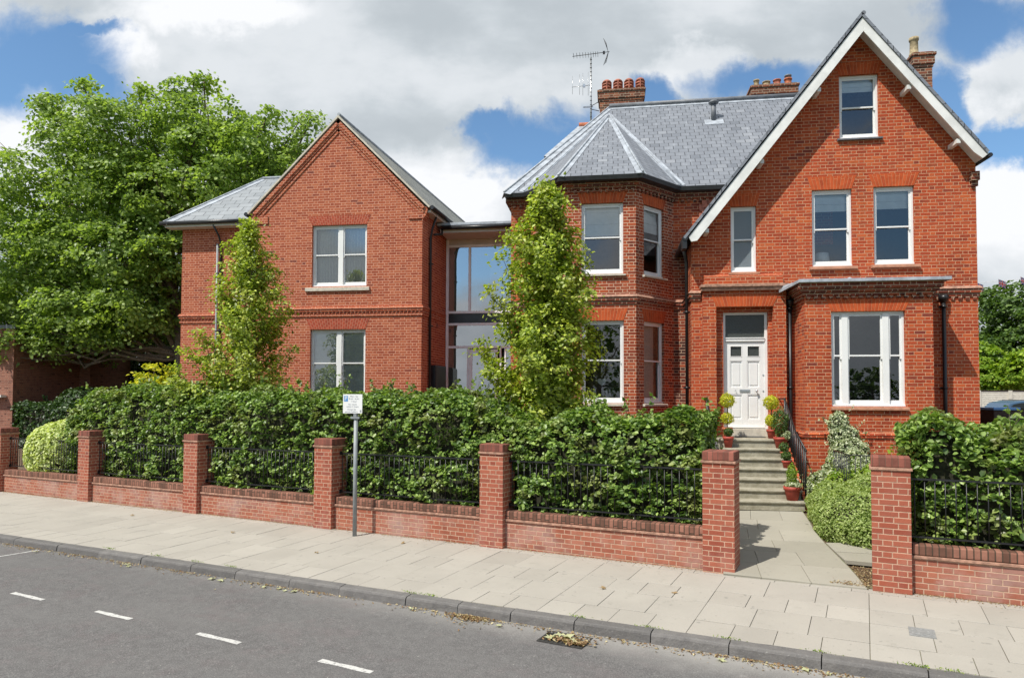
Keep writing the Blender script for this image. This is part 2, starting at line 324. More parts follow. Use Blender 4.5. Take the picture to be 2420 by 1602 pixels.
def paving():
    for nm, a, c_, lo in (('paving', (.378, .350, .308), (.400, .372, .328), .80), ('flagstone', (.325, .305, .25), (.375, .352, .295), .8)):
        m, N, b, o = new_mat(nm); tc = N.add('ShaderNodeTexCoord'); P = tc.outputs['Object']; g = N.add('ShaderNodeNewGeometry')
        c = N.ramp(g.outputs['Random Per Island'], [(0, tuple(x * .92 for x in a)), (.07, a), (.92, c_), (1, tuple(x * 1.06 for x in c_))])
        c = N.mix(N.mr(N.noise(P, 1.1, 5, .6), .35, .72, 0., .45), c, N.mix(1., c, (lo, lo, lo * 1.0), 'MULTIPLY'))
        c = N.mix(N.mr(N.noise(P, 90., 3, .7), .45, .75, 0., .35), c, N.mix(1., c, (.72, .71, .68), 'MULTIPLY'))
        c = N.mix(N.mr(N.noise(P, 6., 6, .75), .56, .72, 0., .42), c, (.25, .235, .20)); c = N.mix(N.mr(N.noise(N.vm('ADD', P, (5, 3, 1)), 11., 2, .5), .70, .72, 0., .5), c, (.20, .19, .17))
        N.link(c, b.inputs['Base Color']); b.inputs['Roughness'].default_value = .85
        bp = N.add('ShaderNodeBump'); bp.inputs['Distance'].default_value = .003; N.link(N.noise(P, 60., 4, .6), bp.inputs['Height']); N.link(bp.outputs[0], b.inputs['Normal'])
    m, N, b, o = new_mat('kerbstone'); tc = N.add('ShaderNodeTexCoord'); P = tc.outputs['Object']; g = N.add('ShaderNodeNewGeometry')
    c = N.mix(g.outputs['Random Per Island'], (.125, .118, .113), (.175, .165, .158))
    c = N.mix(N.mr(N.noise(P, 5., 5, .65), .35, .7, 0., .6), c, (.10, .095, .095)); c = N.mix(N.mr(N.noise(P, 50., 3, .7), .55, .75, 0., .5), c, (.32, .31, .29))
    N.link(c, b.inputs['Base Color']); b.inputs['Roughness'].default_value = .8
    bp = N.add('ShaderNodeBump'); bp.inputs['Distance'].default_value = .016; N.link(N.noise(P, 14., 6, .7), bp.inputs['Height']); N.link(bp.outputs[0], b.inputs['Normal'])
    m, N, b, o = new_mat('joint_sand'); tc = N.add('ShaderNodeTexCoord'); P = tc.outputs['Object']
    N.link(N.mix(N.mr(N.noise(P, 5., 4, .6), .45, .65), (.17, .145, .10), (.14, .15, .06)), b.inputs['Base Color']); b.inputs['Roughness'].default_value = .95
    m, N, b, o = new_mat('step_stone'); tc = N.add('ShaderNodeTexCoord'); P = tc.outputs['Object']
    c = N.mix(N.mr(N.noise(P, 5., 5, .65), .3, .7), (.40, .37, .29), (.26, .235, .17)); c = N.mix(N.mr(N.noise(P, 30., 4, .7), .5, .75, 0., .4), c, (.12, .11, .07))
    N.link(c, b.inputs['Base Color']); b.inputs['Roughness'].default_value = .9
    bp = N.add('ShaderNodeBump'); bp.inputs['Distance'].default_value = .01; N.link(N.noise(P, 22., 4, .6), bp.inputs['Height']); N.link(bp.outputs[0], b.inputs['Normal'])
    m, N, b, o = new_mat('road_paint'); tc = N.add('ShaderNodeTexCoord'); P = tc.outputs['Object']
    c = N.mix(N.mr(N.noise(P, 26., 4, .75), .50, .66), (.55, .54, .52), (.25, .245, .24)); N.link(c, b.inputs['Base Color']); b.inputs['Roughness'].default_value = .7
paving()

def leaf_mat(name, dark, mid, light, trans=.45, gloss=.35, patch=None, patchamt=.5, pscale=.8):
    m, N, b, o = new_mat(name); g = N.add('ShaderNodeNewGeometry'); tc = N.add('ShaderNodeTexCoord')
    c = N.ramp(g.outputs['Random Per Island'], [(0, dark), (.5, mid), (.9, light), (1, tuple(min(1, x * 1.25) for x in light))])
    if patch: c = N.mix(N.m('MULTIPLY', N.mr(N.noise(tc.outputs['Object'], pscale, 3, .6), .48, .68), patchamt), c, patch)
    b.inputs['Roughness'].default_value = .42; b.inputs['Specular IOR Level'].default_value = gloss
    N.link(c, b.inputs['Base Color'])
    tl = N.add('ShaderNodeBsdfTranslucent'); N.link(N.mix(1., c, (1.35, 1.45, .55), 'MULTIPLY'), tl.inputs[0])
    mx = N.add('ShaderNodeMixShader'); mx.inputs[0].default_value = trans; N.link(b.outputs[0], mx.inputs[1]); N.link(tl.outputs[0], mx.inputs[2]); N.link(mx.outputs[0], o.inputs[0])
leaf_mat('leaf_maple', (.13, .20, .05), (.225, .325, .08), (.37, .475, .135), .46, .4, patch=(.32, .41, .09), patchamt=.5, pscale=.45)
leaf_mat('leaf_pear', (.12, .18, .024), (.30, .39, .048), (.53, .60, .11), .36, .5, patch=(.40, .29, .10), patchamt=.28, pscale=1.7)
leaf_mat('leaf_beech', (.05, .105, .02), (.15, .25, .042), (.32, .44, .11), .30, .55, patch=(.34, .24, .14), patchamt=.32, pscale=2.2)
leaf_mat('leaf_dark', (.02, .045, .014), (.04, .085, .022), (.08, .14, .04), .25, .5)
leaf_mat('leaf_varieg', (.30, .38, .10), (.58, .64, .24), (.78, .80, .50), .35, .3)
leaf_mat('leaf_ivy', (.14, .20, .09), (.42, .47, .28), (.66, .68, .50), .25, .3)
leaf_mat('leaf_lime', (.20, .28, .08), (.34, .43, .14), (.48, .55, .24), .4, .25)
leaf_mat('leaf_yellow', (.30, .36, .03), (.54, .55, .05), (.76, .70, .08), .45, .3)
leaf_mat('leaf_bright', (.12, .22, .025), (.22, .34, .04), (.36, .46, .06), .4, .3)
leaf_mat('leaf_mid', (.05, .10, .025), (.09, .16, .035), (.15, .23, .06), .35, .4)
leaf_mat('leaf_litter', (.16, .09, .05), (.30, .19, .10), (.50, .42, .24), .2, .2)
leaf_mat('leaf_fallen_pale', (.36, .38, .18), (.48, .49, .27), (.60, .58, .38), .2, .2)

# ------------------------------------------------------------------ mesh helpers
class MB:
    def __init__(s): s.v = []; s.f = []; s.uvs = {}; s.mi = {}; s.smooth = set()
    def vert(s, p): s.v.append(tuple(p)); return len(s.v) - 1
    def face(s, pts, uv=None, mi=0, smooth=False):
        i0 = len(s.v); s.v += [tuple(p) for p in pts]; s.f.append(tuple(range(i0, i0 + len(pts))))
        k = len(s.f) - 1
        if uv: s.uvs[k] = uv
        if mi: s.mi[k] = mi
        if smooth: s.smooth.add(k)
    def box(s, x0, x1, y0, y1, z0, z1, T=None, mi=0):
        if x1 < x0: x0, x1 = x1, x0
        if y1 < y0: y0, y1 = y1, y0
        if z1 < z0: z0, z1 = z1, z0
        P = [(x0, y0, z0), (x1, y0, z0), (x1, y1, z0), (x0, y1, z0), (x0, y0, z1), (x1, y0, z1), (x1, y1, z1), (x0, y1, z1)]
        if T: P = [T(*p) for p in P]
        b = len(s.v); s.v += [tuple(p) for p in P]
        for q in ((3, 2, 1, 0), (4, 5, 6, 7), (0, 1, 5, 4), (1, 2, 6, 5), (2, 3, 7, 6), (3, 0, 4, 7)):
            s.f.append(tuple(b + i for i in q))
            if mi: s.mi[len(s.f) - 1] = mi
    def prism(s, poly, d0, d1, T=None, mi=0):
        """poly: list of (x, z) counter-clockwise seen from -Y; from depth y=d0 to d1"""
        n = len(poly); A = [(p[0], d0, p[1]) for p in poly]; Bk = [(p[0], d1, p[1]) for p in poly]
        if T: A = [T(*p) for p in A]; Bk = [T(*p) for p in Bk]
        b = len(s.v); s.v += [tuple(p) for p in A + Bk]
        s.f.append(tuple(b + i for i in range(n))); s.f.append(tuple(b + n + i for i in reversed(range(n))))
        for i in range(n):
            j = (i + 1) % n; s.f.append((b + j, b + i, b + n + i, b + n + j))
    def slab(s, pts, th):
        """planar polygon (top, counter-clockwise seen from outside) thickened inwards"""
        P = [Vector(p) for p in pts]; nrm = Vector((0, 0, 0))
        for i in range(len(P)): nrm += P[i].cross(P[(i + 1) % len(P)])
        nrm.normalize(); Q = [p - nrm * th for p in P]; n = len(P); b = len(s.v)
        s.v += [tuple(p) for p in P + Q]
        s.f.append(tuple(b + i for i in range(n))); s.f.append(tuple(b + n + i for i in reversed(range(n))))
        for i in range(n):
            j = (i + 1) % n; s.f.append((b + j, b + i, b + n + i, b + n + j))
    def tube(s, path, rad, n=8, cap=True):
        P = [Vector(p) for p in path]; k = len(P); rads = rad if isinstance(rad, (list, tuple)) else [rad] * k
        b = len(s.v); up = Vector((.31, .17, .93))
        for i, p in enumerate(P):
            t = (P[min(i + 1, k - 1)] - P[max(i - 1, 0)]).normalized()
            a = t.cross(up)
            if a.length < .05: a = t.cross(Vector((1, 0, 0)))
            a.normalize(); c = t.cross(a)
            for j in range(n):
                th = 2 * math.pi * j / n; s.v.append(tuple(p + (a * math.cos(th) + c * math.sin(th)) * rads[i]))
        for i in range(k - 1):
            for j in range(n):
                s.f.append((b + i * n + j, b + i * n + (j + 1) % n, b + (i + 1) * n + (j + 1) % n, b + (i + 1) * n + j)); s.smooth.add(len(s.f) - 1)
        if cap:
            s.f.append(tuple(b + j for j in reversed(range(n)))); s.f.append(tuple(b + (k - 1) * n + j for j in range(n)))
    def lathe(s, prof, c=(0, 0, 0), n=16):
        b = len(s.v)
        for (r, z) in prof:
            for j in range(n):
                th = 2 * math.pi * j / n; s.v.append((c[0] + r * math.cos(th), c[1] + r * math.sin(th), c[2] + z))
        for i in range(len(prof) - 1):
            for j in range(n):
                s.f.append((b + i * n + j, b + i * n + (j + 1) % n, b + (i + 1) * n + (j + 1) % n, b + (i + 1) * n + j)); s.smooth.add(len(s.f) - 1)
        s.f.append(tuple(b + j for j in reversed(range(n)))); s.f.append(tuple(b + (len(prof) - 1) * n + j for j in range(n)))
    def fill(s, outer, holes, Y, T=None, reveal=0., flip=False):
        """wall sheet in the XZ plane at depth Y with rectangular holes; reveals go inwards (+Y)"""
        bm = bmesh.new(); ed = []
        for loop in [outer] + [[(a, c), (b_, c), (b_, d), (a, d)] for (a, b_, c, d) in holes]:
            vs_ = [bm.verts.new((p[0], 0, p[1])) for p in loop]
            for i in range(len(vs_)): ed.append(bm.edges.new((vs_[i], vs_[(i + 1) % len(vs_)])))
        bmesh.ops.triangle_fill(bm, use_beauty=True, use_dissolve=False, edges=ed)
        for f in bm.faces:
            P = [(v.co.x, Y, v.co.z) for v in f.verts]
            nn = (Vector(P[1]) - Vector(P[0])).cross(Vector(P[2]) - Vector(P[0]))
            if nn.y > 0: P.reverse()
            s.face([T(*p) for p in P] if T else P)
        bm.free()
        if reveal:
            for (a, b_, c, d) in holes:
                for q in (((a, c), (a, d)), ((a, d), (b_, d)), ((b_, d), (b_, c)), ((b_, c), (a, c))):
                    P = [(q[0][0], Y, q[0][1]), (q[0][0], Y + reveal, q[0][1]), (q[1][0], Y + reveal, q[1][1]), (q[1][0], Y, q[1][1])]
                    P.reverse()
                    s.face([T(*p) for p in P] if T else P)
    def build(s, name, mat, parent=None, off=(0, 0, 0), bevel=0., mods=True):
        me = bpy.data.meshes.new(name); me.from_pydata(s.v, [], s.f); me.update()
        mats = mat if isinstance(mat, (list, tuple)) else [mat]
        for m in mats: me.materials.append(MATS[m])
        uvl = me.uv_layers.new(name='UVMap')
        buf = [0.] * (2 * len(me.loops))
        for p in me.polygons:
            k = p.index
            if k in s.uvs:
                for li, uv_ in zip(p.loop_indices, s.uvs[k]): buf[2 * li] = uv_[0]; buf[2 * li + 1] = uv_[1]
            else:
                nn = p.normal
                if abs(nn.z) > .98: t, bb = Vector((1, 0, 0)), Vector((0, 1, 0))
                else: t = Vector((0, 0, 1)).cross(nn).normalized(); bb = nn.cross(t)
                for li in p.loop_indices:
                    co = me.vertices[me.loops[li].vertex_index].co; buf[2 * li] = co.dot(t); buf[2 * li + 1] = co.dot(bb)
            if k in s.smooth: p.use_smooth = True
            if k in s.mi: p.material_index = s.mi[k]
        uvl.data.foreach_set('uv', buf)
        o = bpy.data.objects.new(name, me); COL.objects.link(o)
        if parent: o.parent = parent
        o.location = off
        if bevel:
            b = o.modifiers.new('bevel', 'BEVEL'); b.width = bevel; b.segments = 2; b.limit_method = 'ANGLE'; b.angle_limit = R(40)
        return o

def empty(name, loc, label, cat, group=None, rz=0.):
    o = bpy.data.objects.new(name, None); COL.objects.link(o); o.location = loc; o.rotation_euler = (0, 0, rz); o.empty_display_size = .2
    o['label'] = label; o['category'] = cat
    if group: o['group'] = group
    return o
def tag(o, label, cat, group=None):
    o['label'] = label; o['category'] = cat
    if group: o['group'] = group
    return o
def struct(o, kind='structure'): o['kind'] = kind; return o
def neg(o): return (-o.location[0], -o.location[1], -o.location[2])
def copy_tree(o, parent=None):
    c = o.copy(); COL.objects.link(c)
    if parent: c.parent = parent
    for ch in list(o.children): copy_tree(ch, c)
    return c

# street frame: s along the garden wall (rightwards, nearer), n into the garden
GW = R(18.9533); DW = 10.1566
tw = Vector((math.cos(GW), -math.sin(GW), 0)); nw = Vector((math.sin(GW), math.cos(GW), 0))
def Wp(s, n, z=0.): p = tw * s + nw * (DW + n); return Vector((p.x, p.y, z))
def gz(s, n): return .006 * s + .0254 * n if n < 0 else .006 * s
def Wt(s, n, z): return tuple(Wp(s, n, z))

# ------------------------------------------------------------------ the setting
ORG = tuple(nw * DW)
def street(o): o.location = ORG; o.rotation_euler = (0, 0, -GW); return o
def skew(s, n): return n + .0307 * min(s, 2.) * min(1., abs(n) / 2.47)
def S(s, n, dz=0.): k = skew(s, n); return (s, k, gz(s, k) + dz)
def smooth(a, b, x): t = max(0., min(1., (x - a) / (b - a))); return t * t * (3 - 2 * t)
def terrain(x, y):
    n = nw.x * x + nw.y * y - DW
    h = -.06 + .33 * smooth(0, 4.2, n)
    return h + .68 * smooth(9, 13, x) * smooth(20, 26, y)
# far ground
g = MB(); g.face([(-1500, -1500, -.75), (1500, -1500, -.75), (1500, 1500, -.75), (-1500, 1500, -.75)])
struct(g.build('ground', 'lawn'))
# garden ground
g = MB(); nx, ny = 60, 40
xs = [-60 + 120 * i / nx for i in range(nx + 1)]; ns = [.2 + 70 * (j / ny) ** 2 for j in range(ny + 1)]
idx = {}
for i, s_ in enumerate(xs):
    for j, n_ in enumerate(ns):
        p = Wp(s_, n_); idx[i, j] = g.vert((p.x, p.y, terrain(p.x, p.y) + .02 * mnoise.noise(Vector((p.x * .8, p.y * .8, 0)))))
for i in range(nx):
    for j in range(ny): g.f.append((idx[i, j], idx[i + 1, j], idx[i + 1, j + 1], idx[i, j + 1]))
struct(g.build('garden_ground', 'soil'))
# road
g = MB()
for i in range(60):
    s0, s1 = -90 + i * 2.5, -90 + (i + 1) * 2.5
    for (n0, n1) in ((-12.5, -7), (-7, -4.5), (-4.5, -3.2), (-3.2, -2.52)):
        g.face([S(s0, n0, -.12), S(s1, n0, -.12), S(s1, n1, -.12), S(s0, n1, -.12)])
road = street(g.build('road', 'asphalt')); struct(road)
for (a, b) in ((-10.821, -10.067), (-8.909, -8.202), (-7.001, -6.297), (-5.132, -4.441), (-3.27, -2.57), (-12.8, -12.05), (-14.75, -14.0)):
    d = MB(); nc = -4.55 - .0165 * -(a + b) / 2
    pts = []
    for k in range(9):
        t = k / 8; s_ = a + (b - a) * t; pts.append((s_, nc - .036 - .005 * math.sin(9 * t + a), 0))
    for k in range(8, -1, -1):
        t = k / 8; s_ = a + (b - a) * t; pts.append((s_, nc + .036 + .005 * math.sin(11 * t + a), 0))
    d.face([(p[0], p[1], gz(p[0], p[1]) - .12 + .004) for p in pts])
    o = d.build('lane_dash', 'road_paint', road)
d = MB(); d.face([S(-13.52, -3.62, -.116), S(-13.47, -3.64, -.116), S(-13.22, -2.68, -.116), S(-13.27, -2.68, -.116)]); d.build('bay_line', 'road_paint', road)
# pavement bed and slabs
g = MB()
for i in range(50):
    s0, s1 = -90 + i * 2, -88 + i * 2
    g.face([S(s0, -2.5, -.012), S(s1, -2.5, -.012), S(s1, .35, -.012), S(s0, .35, -.012)])
bed = street(g.build('pavement', 'joint_sand')); struct(bed)
g = MB(); rr = random.Random(3)
def slab_box(g, s0, s1, n0, n1, th=.05, gap=.0028):
    s0 += gap; s1 -= gap; n0 += gap * 1.9; n1 -= gap * 1.9
    j = [rr.uniform(-.0028, .0028) for _ in range(4)]
    P = [S(s0, n0, j[0]), S(s1, n0, j[1]), S(s1, n1, j[2]), S(s0, n1, j[3])]
    Q = [(p[0], p[1], p[2] - th) for p in P]
    b = len(g.v); g.v += P + Q
    for q in ((0, 1, 2, 3), (1, 0, 4, 5), (2, 1, 5, 6), (3, 2, 6, 7), (0, 3, 7, 4)): g.f.append(tuple(b + k for k in q))
for (n1, n0, L, off) in ((-.113, -.823, .6, .015), (-.823, -1.342, .45, .015), (-1.342, -2.006, .6, .015), (-2.006, -2.468, .45, .015)):
    k0 = int((-38 - off) / L); k1 = int((5.5 - off) / L)
    for k in range(k0, k1 + 1):
        a = off + k * L
        if -16.5 < a < -8.5 and rr.random() < .16 and L > .5:      # a broken slab
            m_ = a + L * rr.uniform(.3, .7); slab_box(g, a, m_, n0, n1, gap=.003); slab_box(g, m_, a + L, n0, n1, gap=.003)
        else: slab_box(g, a, a + L, n0, n1)
a = -38.
while a < 5:
    L = rr.uniform(.35, .62); slab_box(g, a, a + L, -.113, .09, gap=.003); a += L
o = g.build('paving_slabs', 'paving', bed, bevel=.004)
# kerb stones
g = MB(); joints = [-14.144, -12.841, -11.677, -10.589, -9.425, -8.464, -7.391, -6.48, -5.379, -4.595, -3.856, -3.037, -2.137, -1.306, -.417, .5, 1.4, 2.3, 3.2]
a = -14.144
while a > -38: a -= 1.05 + .25 * math.sin(a * 3); joints.insert(0, a)
kb = MB()
for s0, s1 in zip(joints[:-1], joints[1:]):
    s0 += .006; s1 -= .006; dz = rr.uniform(-.004, .004); dn = rr.uniform(-.006, .006); seg = max(2, int((s1 - s0) / .12))
    prof = [(-2.478, -.10), (-2.478, .0), (-2.60, -.004), (-2.618, -.014), (-2.628, -.035), (-2.637, -.17)]
    base = len(kb.v)
    for k in range(seg + 1):
        s_ = s0 + (s1 - s0) * k / seg
        e = .010 if k in (0, seg) else 0
        for q, (n_, z_) in enumerate(prof):
            wv = .0045 * mnoise.noise(Vector((s_ * 5, n_ * 40, z_ * 30)))
            nn_, zz = n_ + dn, z_ + dz
            if q in (2, 3, 4): nn_ += e; zz -= e * .7
            p = S(s_, nn_, 0); kb.v.append((p[0], skew(s_, nn_) + wv, gz(s_, skew(s_, -2.5)) + zz + wv))
    m_ = len(prof)
    for k in range(seg):
        for q in range(m_ - 1): kb.f.append((base + k * m_ + q + 1, base + (k + 1) * m_ + q + 1, base + (k + 1) * m_ + q, base + k * m_ + q))
    kb.f.append(tuple(base + q for q in range(m_))); kb.f.append(tuple(base + seg * m_ + q for q in reversed(range(m_))))
struct(street(kb.build('kerb', 'kerbstone')))
# garden path of flagstones
def pathz(n): return .02 + .285 * max(0., min(1., n / 4.1))
def nof(x, y): return nw.x * x + nw.y * y - DW
def flag(g, P, th=.06, gap=.003):
    c = sum((Vector(p) for p in P), Vector((0, 0, 0))) / len(P); P2 = []
    for p in P:
        p = Vector(p); d = (c - p); d.z = 0; p = p + d.normalized() * gap * 1.4; P2.append((p.x, p.y, pathz(nof(p.x, p.y)) + rr.uniform(-.0015, .0015)))
    g.slab(P2, th)
g = MB()
LE = [(1.55, 10.12), (1.62, 10.75), (1.70, 11.35), (1.80, 12.0), (1.92, 12.7), (2.05, 13.4), (2.2, 14.1)]
RE = [(3.30, 9.62), (3.36, 10.45), (3.38, 11.15), (3.40, 11.8), (3.45, 12.5), (3.55, 13.2), (3.66, 14.1)]
cuts = [[0, .28, .63, 1], [0, .30, .66, 1], [0, .5, 1], [0, .28, .62, 1], [0, .4, 1], [0, .33, .7, 1]]
for k in range(6):
    for a, b in zip(cuts[k][:-1], cuts[k][1:]):
        mix_ = lambda L, Rr, t: (L[0] + (Rr[0] - L[0]) * t, L[1] + (Rr[1] - L[1]) * t, 0)
        flag(g, [mix_(LE[k], RE[k], a), mix_(LE[k], RE[k], b), mix_(LE[k + 1], RE[k + 1], b), mix_(LE[k + 1], RE[k + 1], a)])
flag(g, [(3.41, 10.86, 0), (4.2, 10.62, 0), (4.2, 11.15, 0), (3.41, 11.28, 0)]); flag(g, [(3.41, 11.3, 0), (4.2, 11.17, 0), (4.2, 11.8, 0), (3.42, 11.8, 0)])
path = g.build('path', 'flagstone', bevel=.003); struct(path)
g = MB()
for (a, b) in zip(range(6), range(1, 7)):
    g.face([(LE[a][0], LE[a][1], pathz(nof(*LE[a])) - .012), (RE[a][0] + .02, RE[a][1], pathz(nof(*RE[a])) - .012), (RE[b][0] + .02, RE[b][1], pathz(nof(*RE[b])) - .012), (LE[b][0], LE[b][1], pathz(nof(*LE[b])) - .012)])
g.build('path_bed', 'joint_sand', path)
struct(path)
# ------------------------------------------------------------------ building helpers
def frame(p0, d):
    d = Vector((d[0], d[1])).normalized()
    return lambda x, y, z: (p0[0] + d.x * x - d.y * y, p0[1] + d.y * x + d.x * y, z)
def offset_path(path, o):
    P = [Vector(p) for p in path]; out = []
    nr = []
    for a, b in zip(P[:-1], P[1:]): d = (b - a).normalized(); nr.append(Vector((d.y, -d.x)))
    for i, p in enumerate(P):
        if i == 0: q = p + nr[0] * o
        elif i == len(P) - 1: q = p + nr[-1] * o
        else:
            m_ = (nr[i - 1] + nr[i]).normalized(); q = p + m_ * (o / max(.3, m_.dot(nr[i])))
        out.append((q.x, q.y))
    return out
def band(mb, path, z0, z1, o, o2=None, inner=-.02):
    A = offset_path(path, inner); B = offset_path(path, o); B2 = offset_path(path, o if o2 is None else o2)
    for i in range(len(path) - 1):
        a0, a1, b0, b1, c0, c1 = A[i], A[i + 1], B[i], B[i + 1], B2[i], B2[i + 1]
        mb.face([(*b0, z0), (*b1, z0), (*c1, z1), (*c0, z1)])
        mb.face([(*c0, z1), (*c1, z1), (*a1, z1 + (.0 if o2 is None else .0)), (*a0, z1)])
        mb.face([(*a0, z0), (*a1, z0), (*b1, z0), (*b0, z0)])
    for i in (0, -1):
        q = [(*A[i], z0), (*B[i], z0), (*B2[i], z1), (*A[i], z1)]
        if i == -1: q.reverse()
        mb.face(q)
def dentils(mb, path, z0, z1, o, step=.15, wd=.075, tri=False):
    for a, b in zip(path[:-1], path[1:]):
        L = math.hypot(b[0] - a[0], b[1] - a[1]); T = frame(a, (b[0] - a[0], b[1] - a[1])); k = max(1, int(L / step)); st = L / k
        for i in range(k):
            c = (i + .5) * st
            if tri:
                mb.v += [T(c - wd, 0, z0), T(c, -o, z0), T(c + wd, 0, z0), T(c - wd, 0, z1), T(c, -o, z1), T(c + wd, 0, z1)]; q = len(mb.v) - 6
                mb.f += [(q, q + 1, q + 4, q + 3), (q + 1, q + 2, q + 5, q + 4), (q, q + 2, q + 1), (q + 3, q + 4, q + 5)]
            else: mb.box(c - wd / 2, c + wd / 2, -o, .01, z0, z1, T)
def arch(parent, off, T, xb0, xb1, zb, xt0, xt1, zt, Y, mat, n=18, th=.005):
    mb = MB(); T = T or (lambda x, y, z: (x, y, z)); wd = xb1 - xb0
    for i in range(n):
        a, b = i / n, (i + 1) / n
        P = [(xb0 + wd * a, zb), (xb0 + wd * b, zb), (xt0 + (xt1 - xt0) * b, zt), (xt0 + (xt1 - xt0) * a, zt)]
        k = round((wd + .1) / .0735) * .0735
        mb.face([T(p[0], Y - th, p[1]) for p in P], uv=[(a * k, 0), (b * k, 0), (b * k, zt - zb), (a * k, zt - zb)])
    mb.face([T(xb0, Y - th, zb), T(xb0, Y + .02, zb), T(xb1, Y + .02, zb), T(xb1, Y - th, zb)])
    mb.face([T(xt0, Y - th, zt), T(xt1, Y - th, zt), T(xt1, Y + .01, zt), T(xt0, Y + .01, zt)])
    mb.face([T(xb0, Y - th, zb), T(xt0, Y - th, zt), T(xt0, Y + .01, zt), T(xb0, Y + .01, zb)])
    mb.face([T(xb1, Y - th, zb), T(xb1, Y + .01, zb), T(xt1, Y + .01, zt), T(xt1, Y - th, zt)])
    return mb.build('arch', mat, parent, off)
def window(parent, off, T, x0, x1, z0, z1, Y, cols=None, rail=.5, sill=None, sillmat='stone_sill', blind=0., gm='glass', recess=.065, fw=.05, fmat='white_paint', curtain=None, room=True, blindmat='blind', low_extra=.0, mull=.13):
    f = MB(); y0 = Y + recess
    bot = .05
    f.box(x0, x0 + fw, y0, y0 + .10, z0, z1, T); f.box(x1 - fw, x1, y0, y0 + .10, z0, z1, T)
    f.box(x0 + fw, x1 - fw, y0, y0 + .10, z1 - fw, z1, T); f.box(x0 - .0, x1 + .0, y0 - .035, y0 + .0, z0, z0 + .035, T); f.box(x0 + fw, x1 - fw, y0, y0 + .1, z0, z0 + bot, T)
    cols = cols or [(0., 1.)]
    W_ = x1 - x0; zm = z0 + (z1 - z0) * rail; panes = []
    for k in range(len(cols) - 1):
        a = x0 + W_ * cols[k][1]; b = x0 + W_ * cols[k + 1][0]; f.box(a, b, y0 - .006, y0 + .10, z0 + .035, z1 - fw * .5, T)
    for k, (c0, c1) in enumerate(cols):
        a = x0 + W_ * c0 + (fw if k == 0 else 0); b = x0 + W_ * c1 - (fw if k == len(cols) - 1 else 0)
        st = .038
        # upper sash (outer), lower sash (inner)
        for (za, zb, yy, br, tr) in ((zm - .018, z1 - fw, y0 + .018, .036, .045), (z0 + bot, zm + .018, y0 + .056, .085, .03)):
            f.box(a, a + st, yy, yy + .034, za, zb, T); f.box(b - st, b, yy, yy + .034, za, zb, T)
            f.box(a + st, b - st, yy, yy + .034, za, za + br, T); f.box(a + st, b - st, yy, yy + .034, zb - tr, zb, T)
            panes.append((a + st - .004, b - st + .004, yy + .014, za + br - .004, zb - tr + .004))
        hz = zm - .018  # sash horns
        f.box(a, a + st * .9, y0 + .016, y0 + .050, hz - .06, hz - .001, T); f.box(b - st * .9, b, y0 + .016, y0 + .050, hz - .06, hz - .001, T)
    wo_ = f.build('window', fmat, parent, off, bevel=.003)
    T2 = T or (lambda x, y, z: (x, y, z))
    for (a, b, yy, za, zb) in panes:
        p = MB(); p.face([T2(a, yy, za), T2(b, yy, za), T2(b, yy, zb), T2(a, yy, zb)]); p.build('pane', gm, wo_)
    if sill:
        s_ = MB(); sx0, sx1, sz0, sz1, pr = sill
        pts = [(Y - pr, sz0), (Y - pr, sz0 + (sz1 - sz0) * .7), (y0 + .02, sz1 + .002), (y0 + .02, sz0)]
        A = [T2(sx0, p[0], p[1]) for p in pts]; B_ = [T2(sx1, p[0], p[1]) for p in pts]; b = len(s_.v); s_.v += A + B_
        s_.f += [(b, b + 1, b + 2, b + 3)[::-1], (b + 4, b + 5, b + 6, b + 7)] + [(b + i, b + (i + 1) % 4, b + 4 + (i + 1) % 4, b + 4 + i)[::-1] for i in range(4)]
        s_.build('sill', sillmat, wo_, bevel=.004)
    if blind:
        q = MB(); nfold = 5; zt = z1 - fw; zb = zt - (z1 - z0) * blind
        for i in range(nfold):
            za = zb + (zt - zb) * i / nfold; zc_ = zb + (zt - zb) * (i + 1) / nfold
            q.box(x0 + fw, x1 - fw, y0 + .104 + .008 * (i % 2), y0 + .12, za + .003, zc_, T)
        q.build('blind', blindmat, wo_)
    if curtain:
        q = MB(); n_ = 40
        for (c0, c1) in curtain:
            for i in range(n_):
                a = x0 + W_ * (c0 + (c1 - c0) * i / n_); b = x0 + W_ * (c0 + (c1 - c0) * (i + 1) / n_)
                ya = y0 + .18 + .03 * math.sin(i * 1.3); yb = y0 + .18 + .03 * math.sin((i + 1) * 1.3)
                q.face([T2(a, ya, z0), T2(b, yb, z0), T2(b, yb, z1), T2(a, ya, z1)])
        q.build('curtain', 'curtain', wo_)
    return wo_
def ribbon(mb, p0, p1, side, w0, w1, lift=.015):
    """strip lying on a roof plane along p0-p1, spreading towards the point side"""
    p0, p1, side = Vector(p0), Vector(p1), Vector(side); d = (p1 - p0).normalized(); q = side - p0; q = (q - d * q.dot(d)).normalized(); n_ = d.cross(q)
    if n_.z < 0: n_ = -n_
    P = [p0 + n_ * lift, p1 + n_ * lift, p1 + q * w1 + n_ * lift, p0 + q * w0 + n_ * lift]
    if (P[1] - P[0]).cross(P[2] - P[0]).z < 0: P.reverse()
    mb.slab(P, lift + .004)
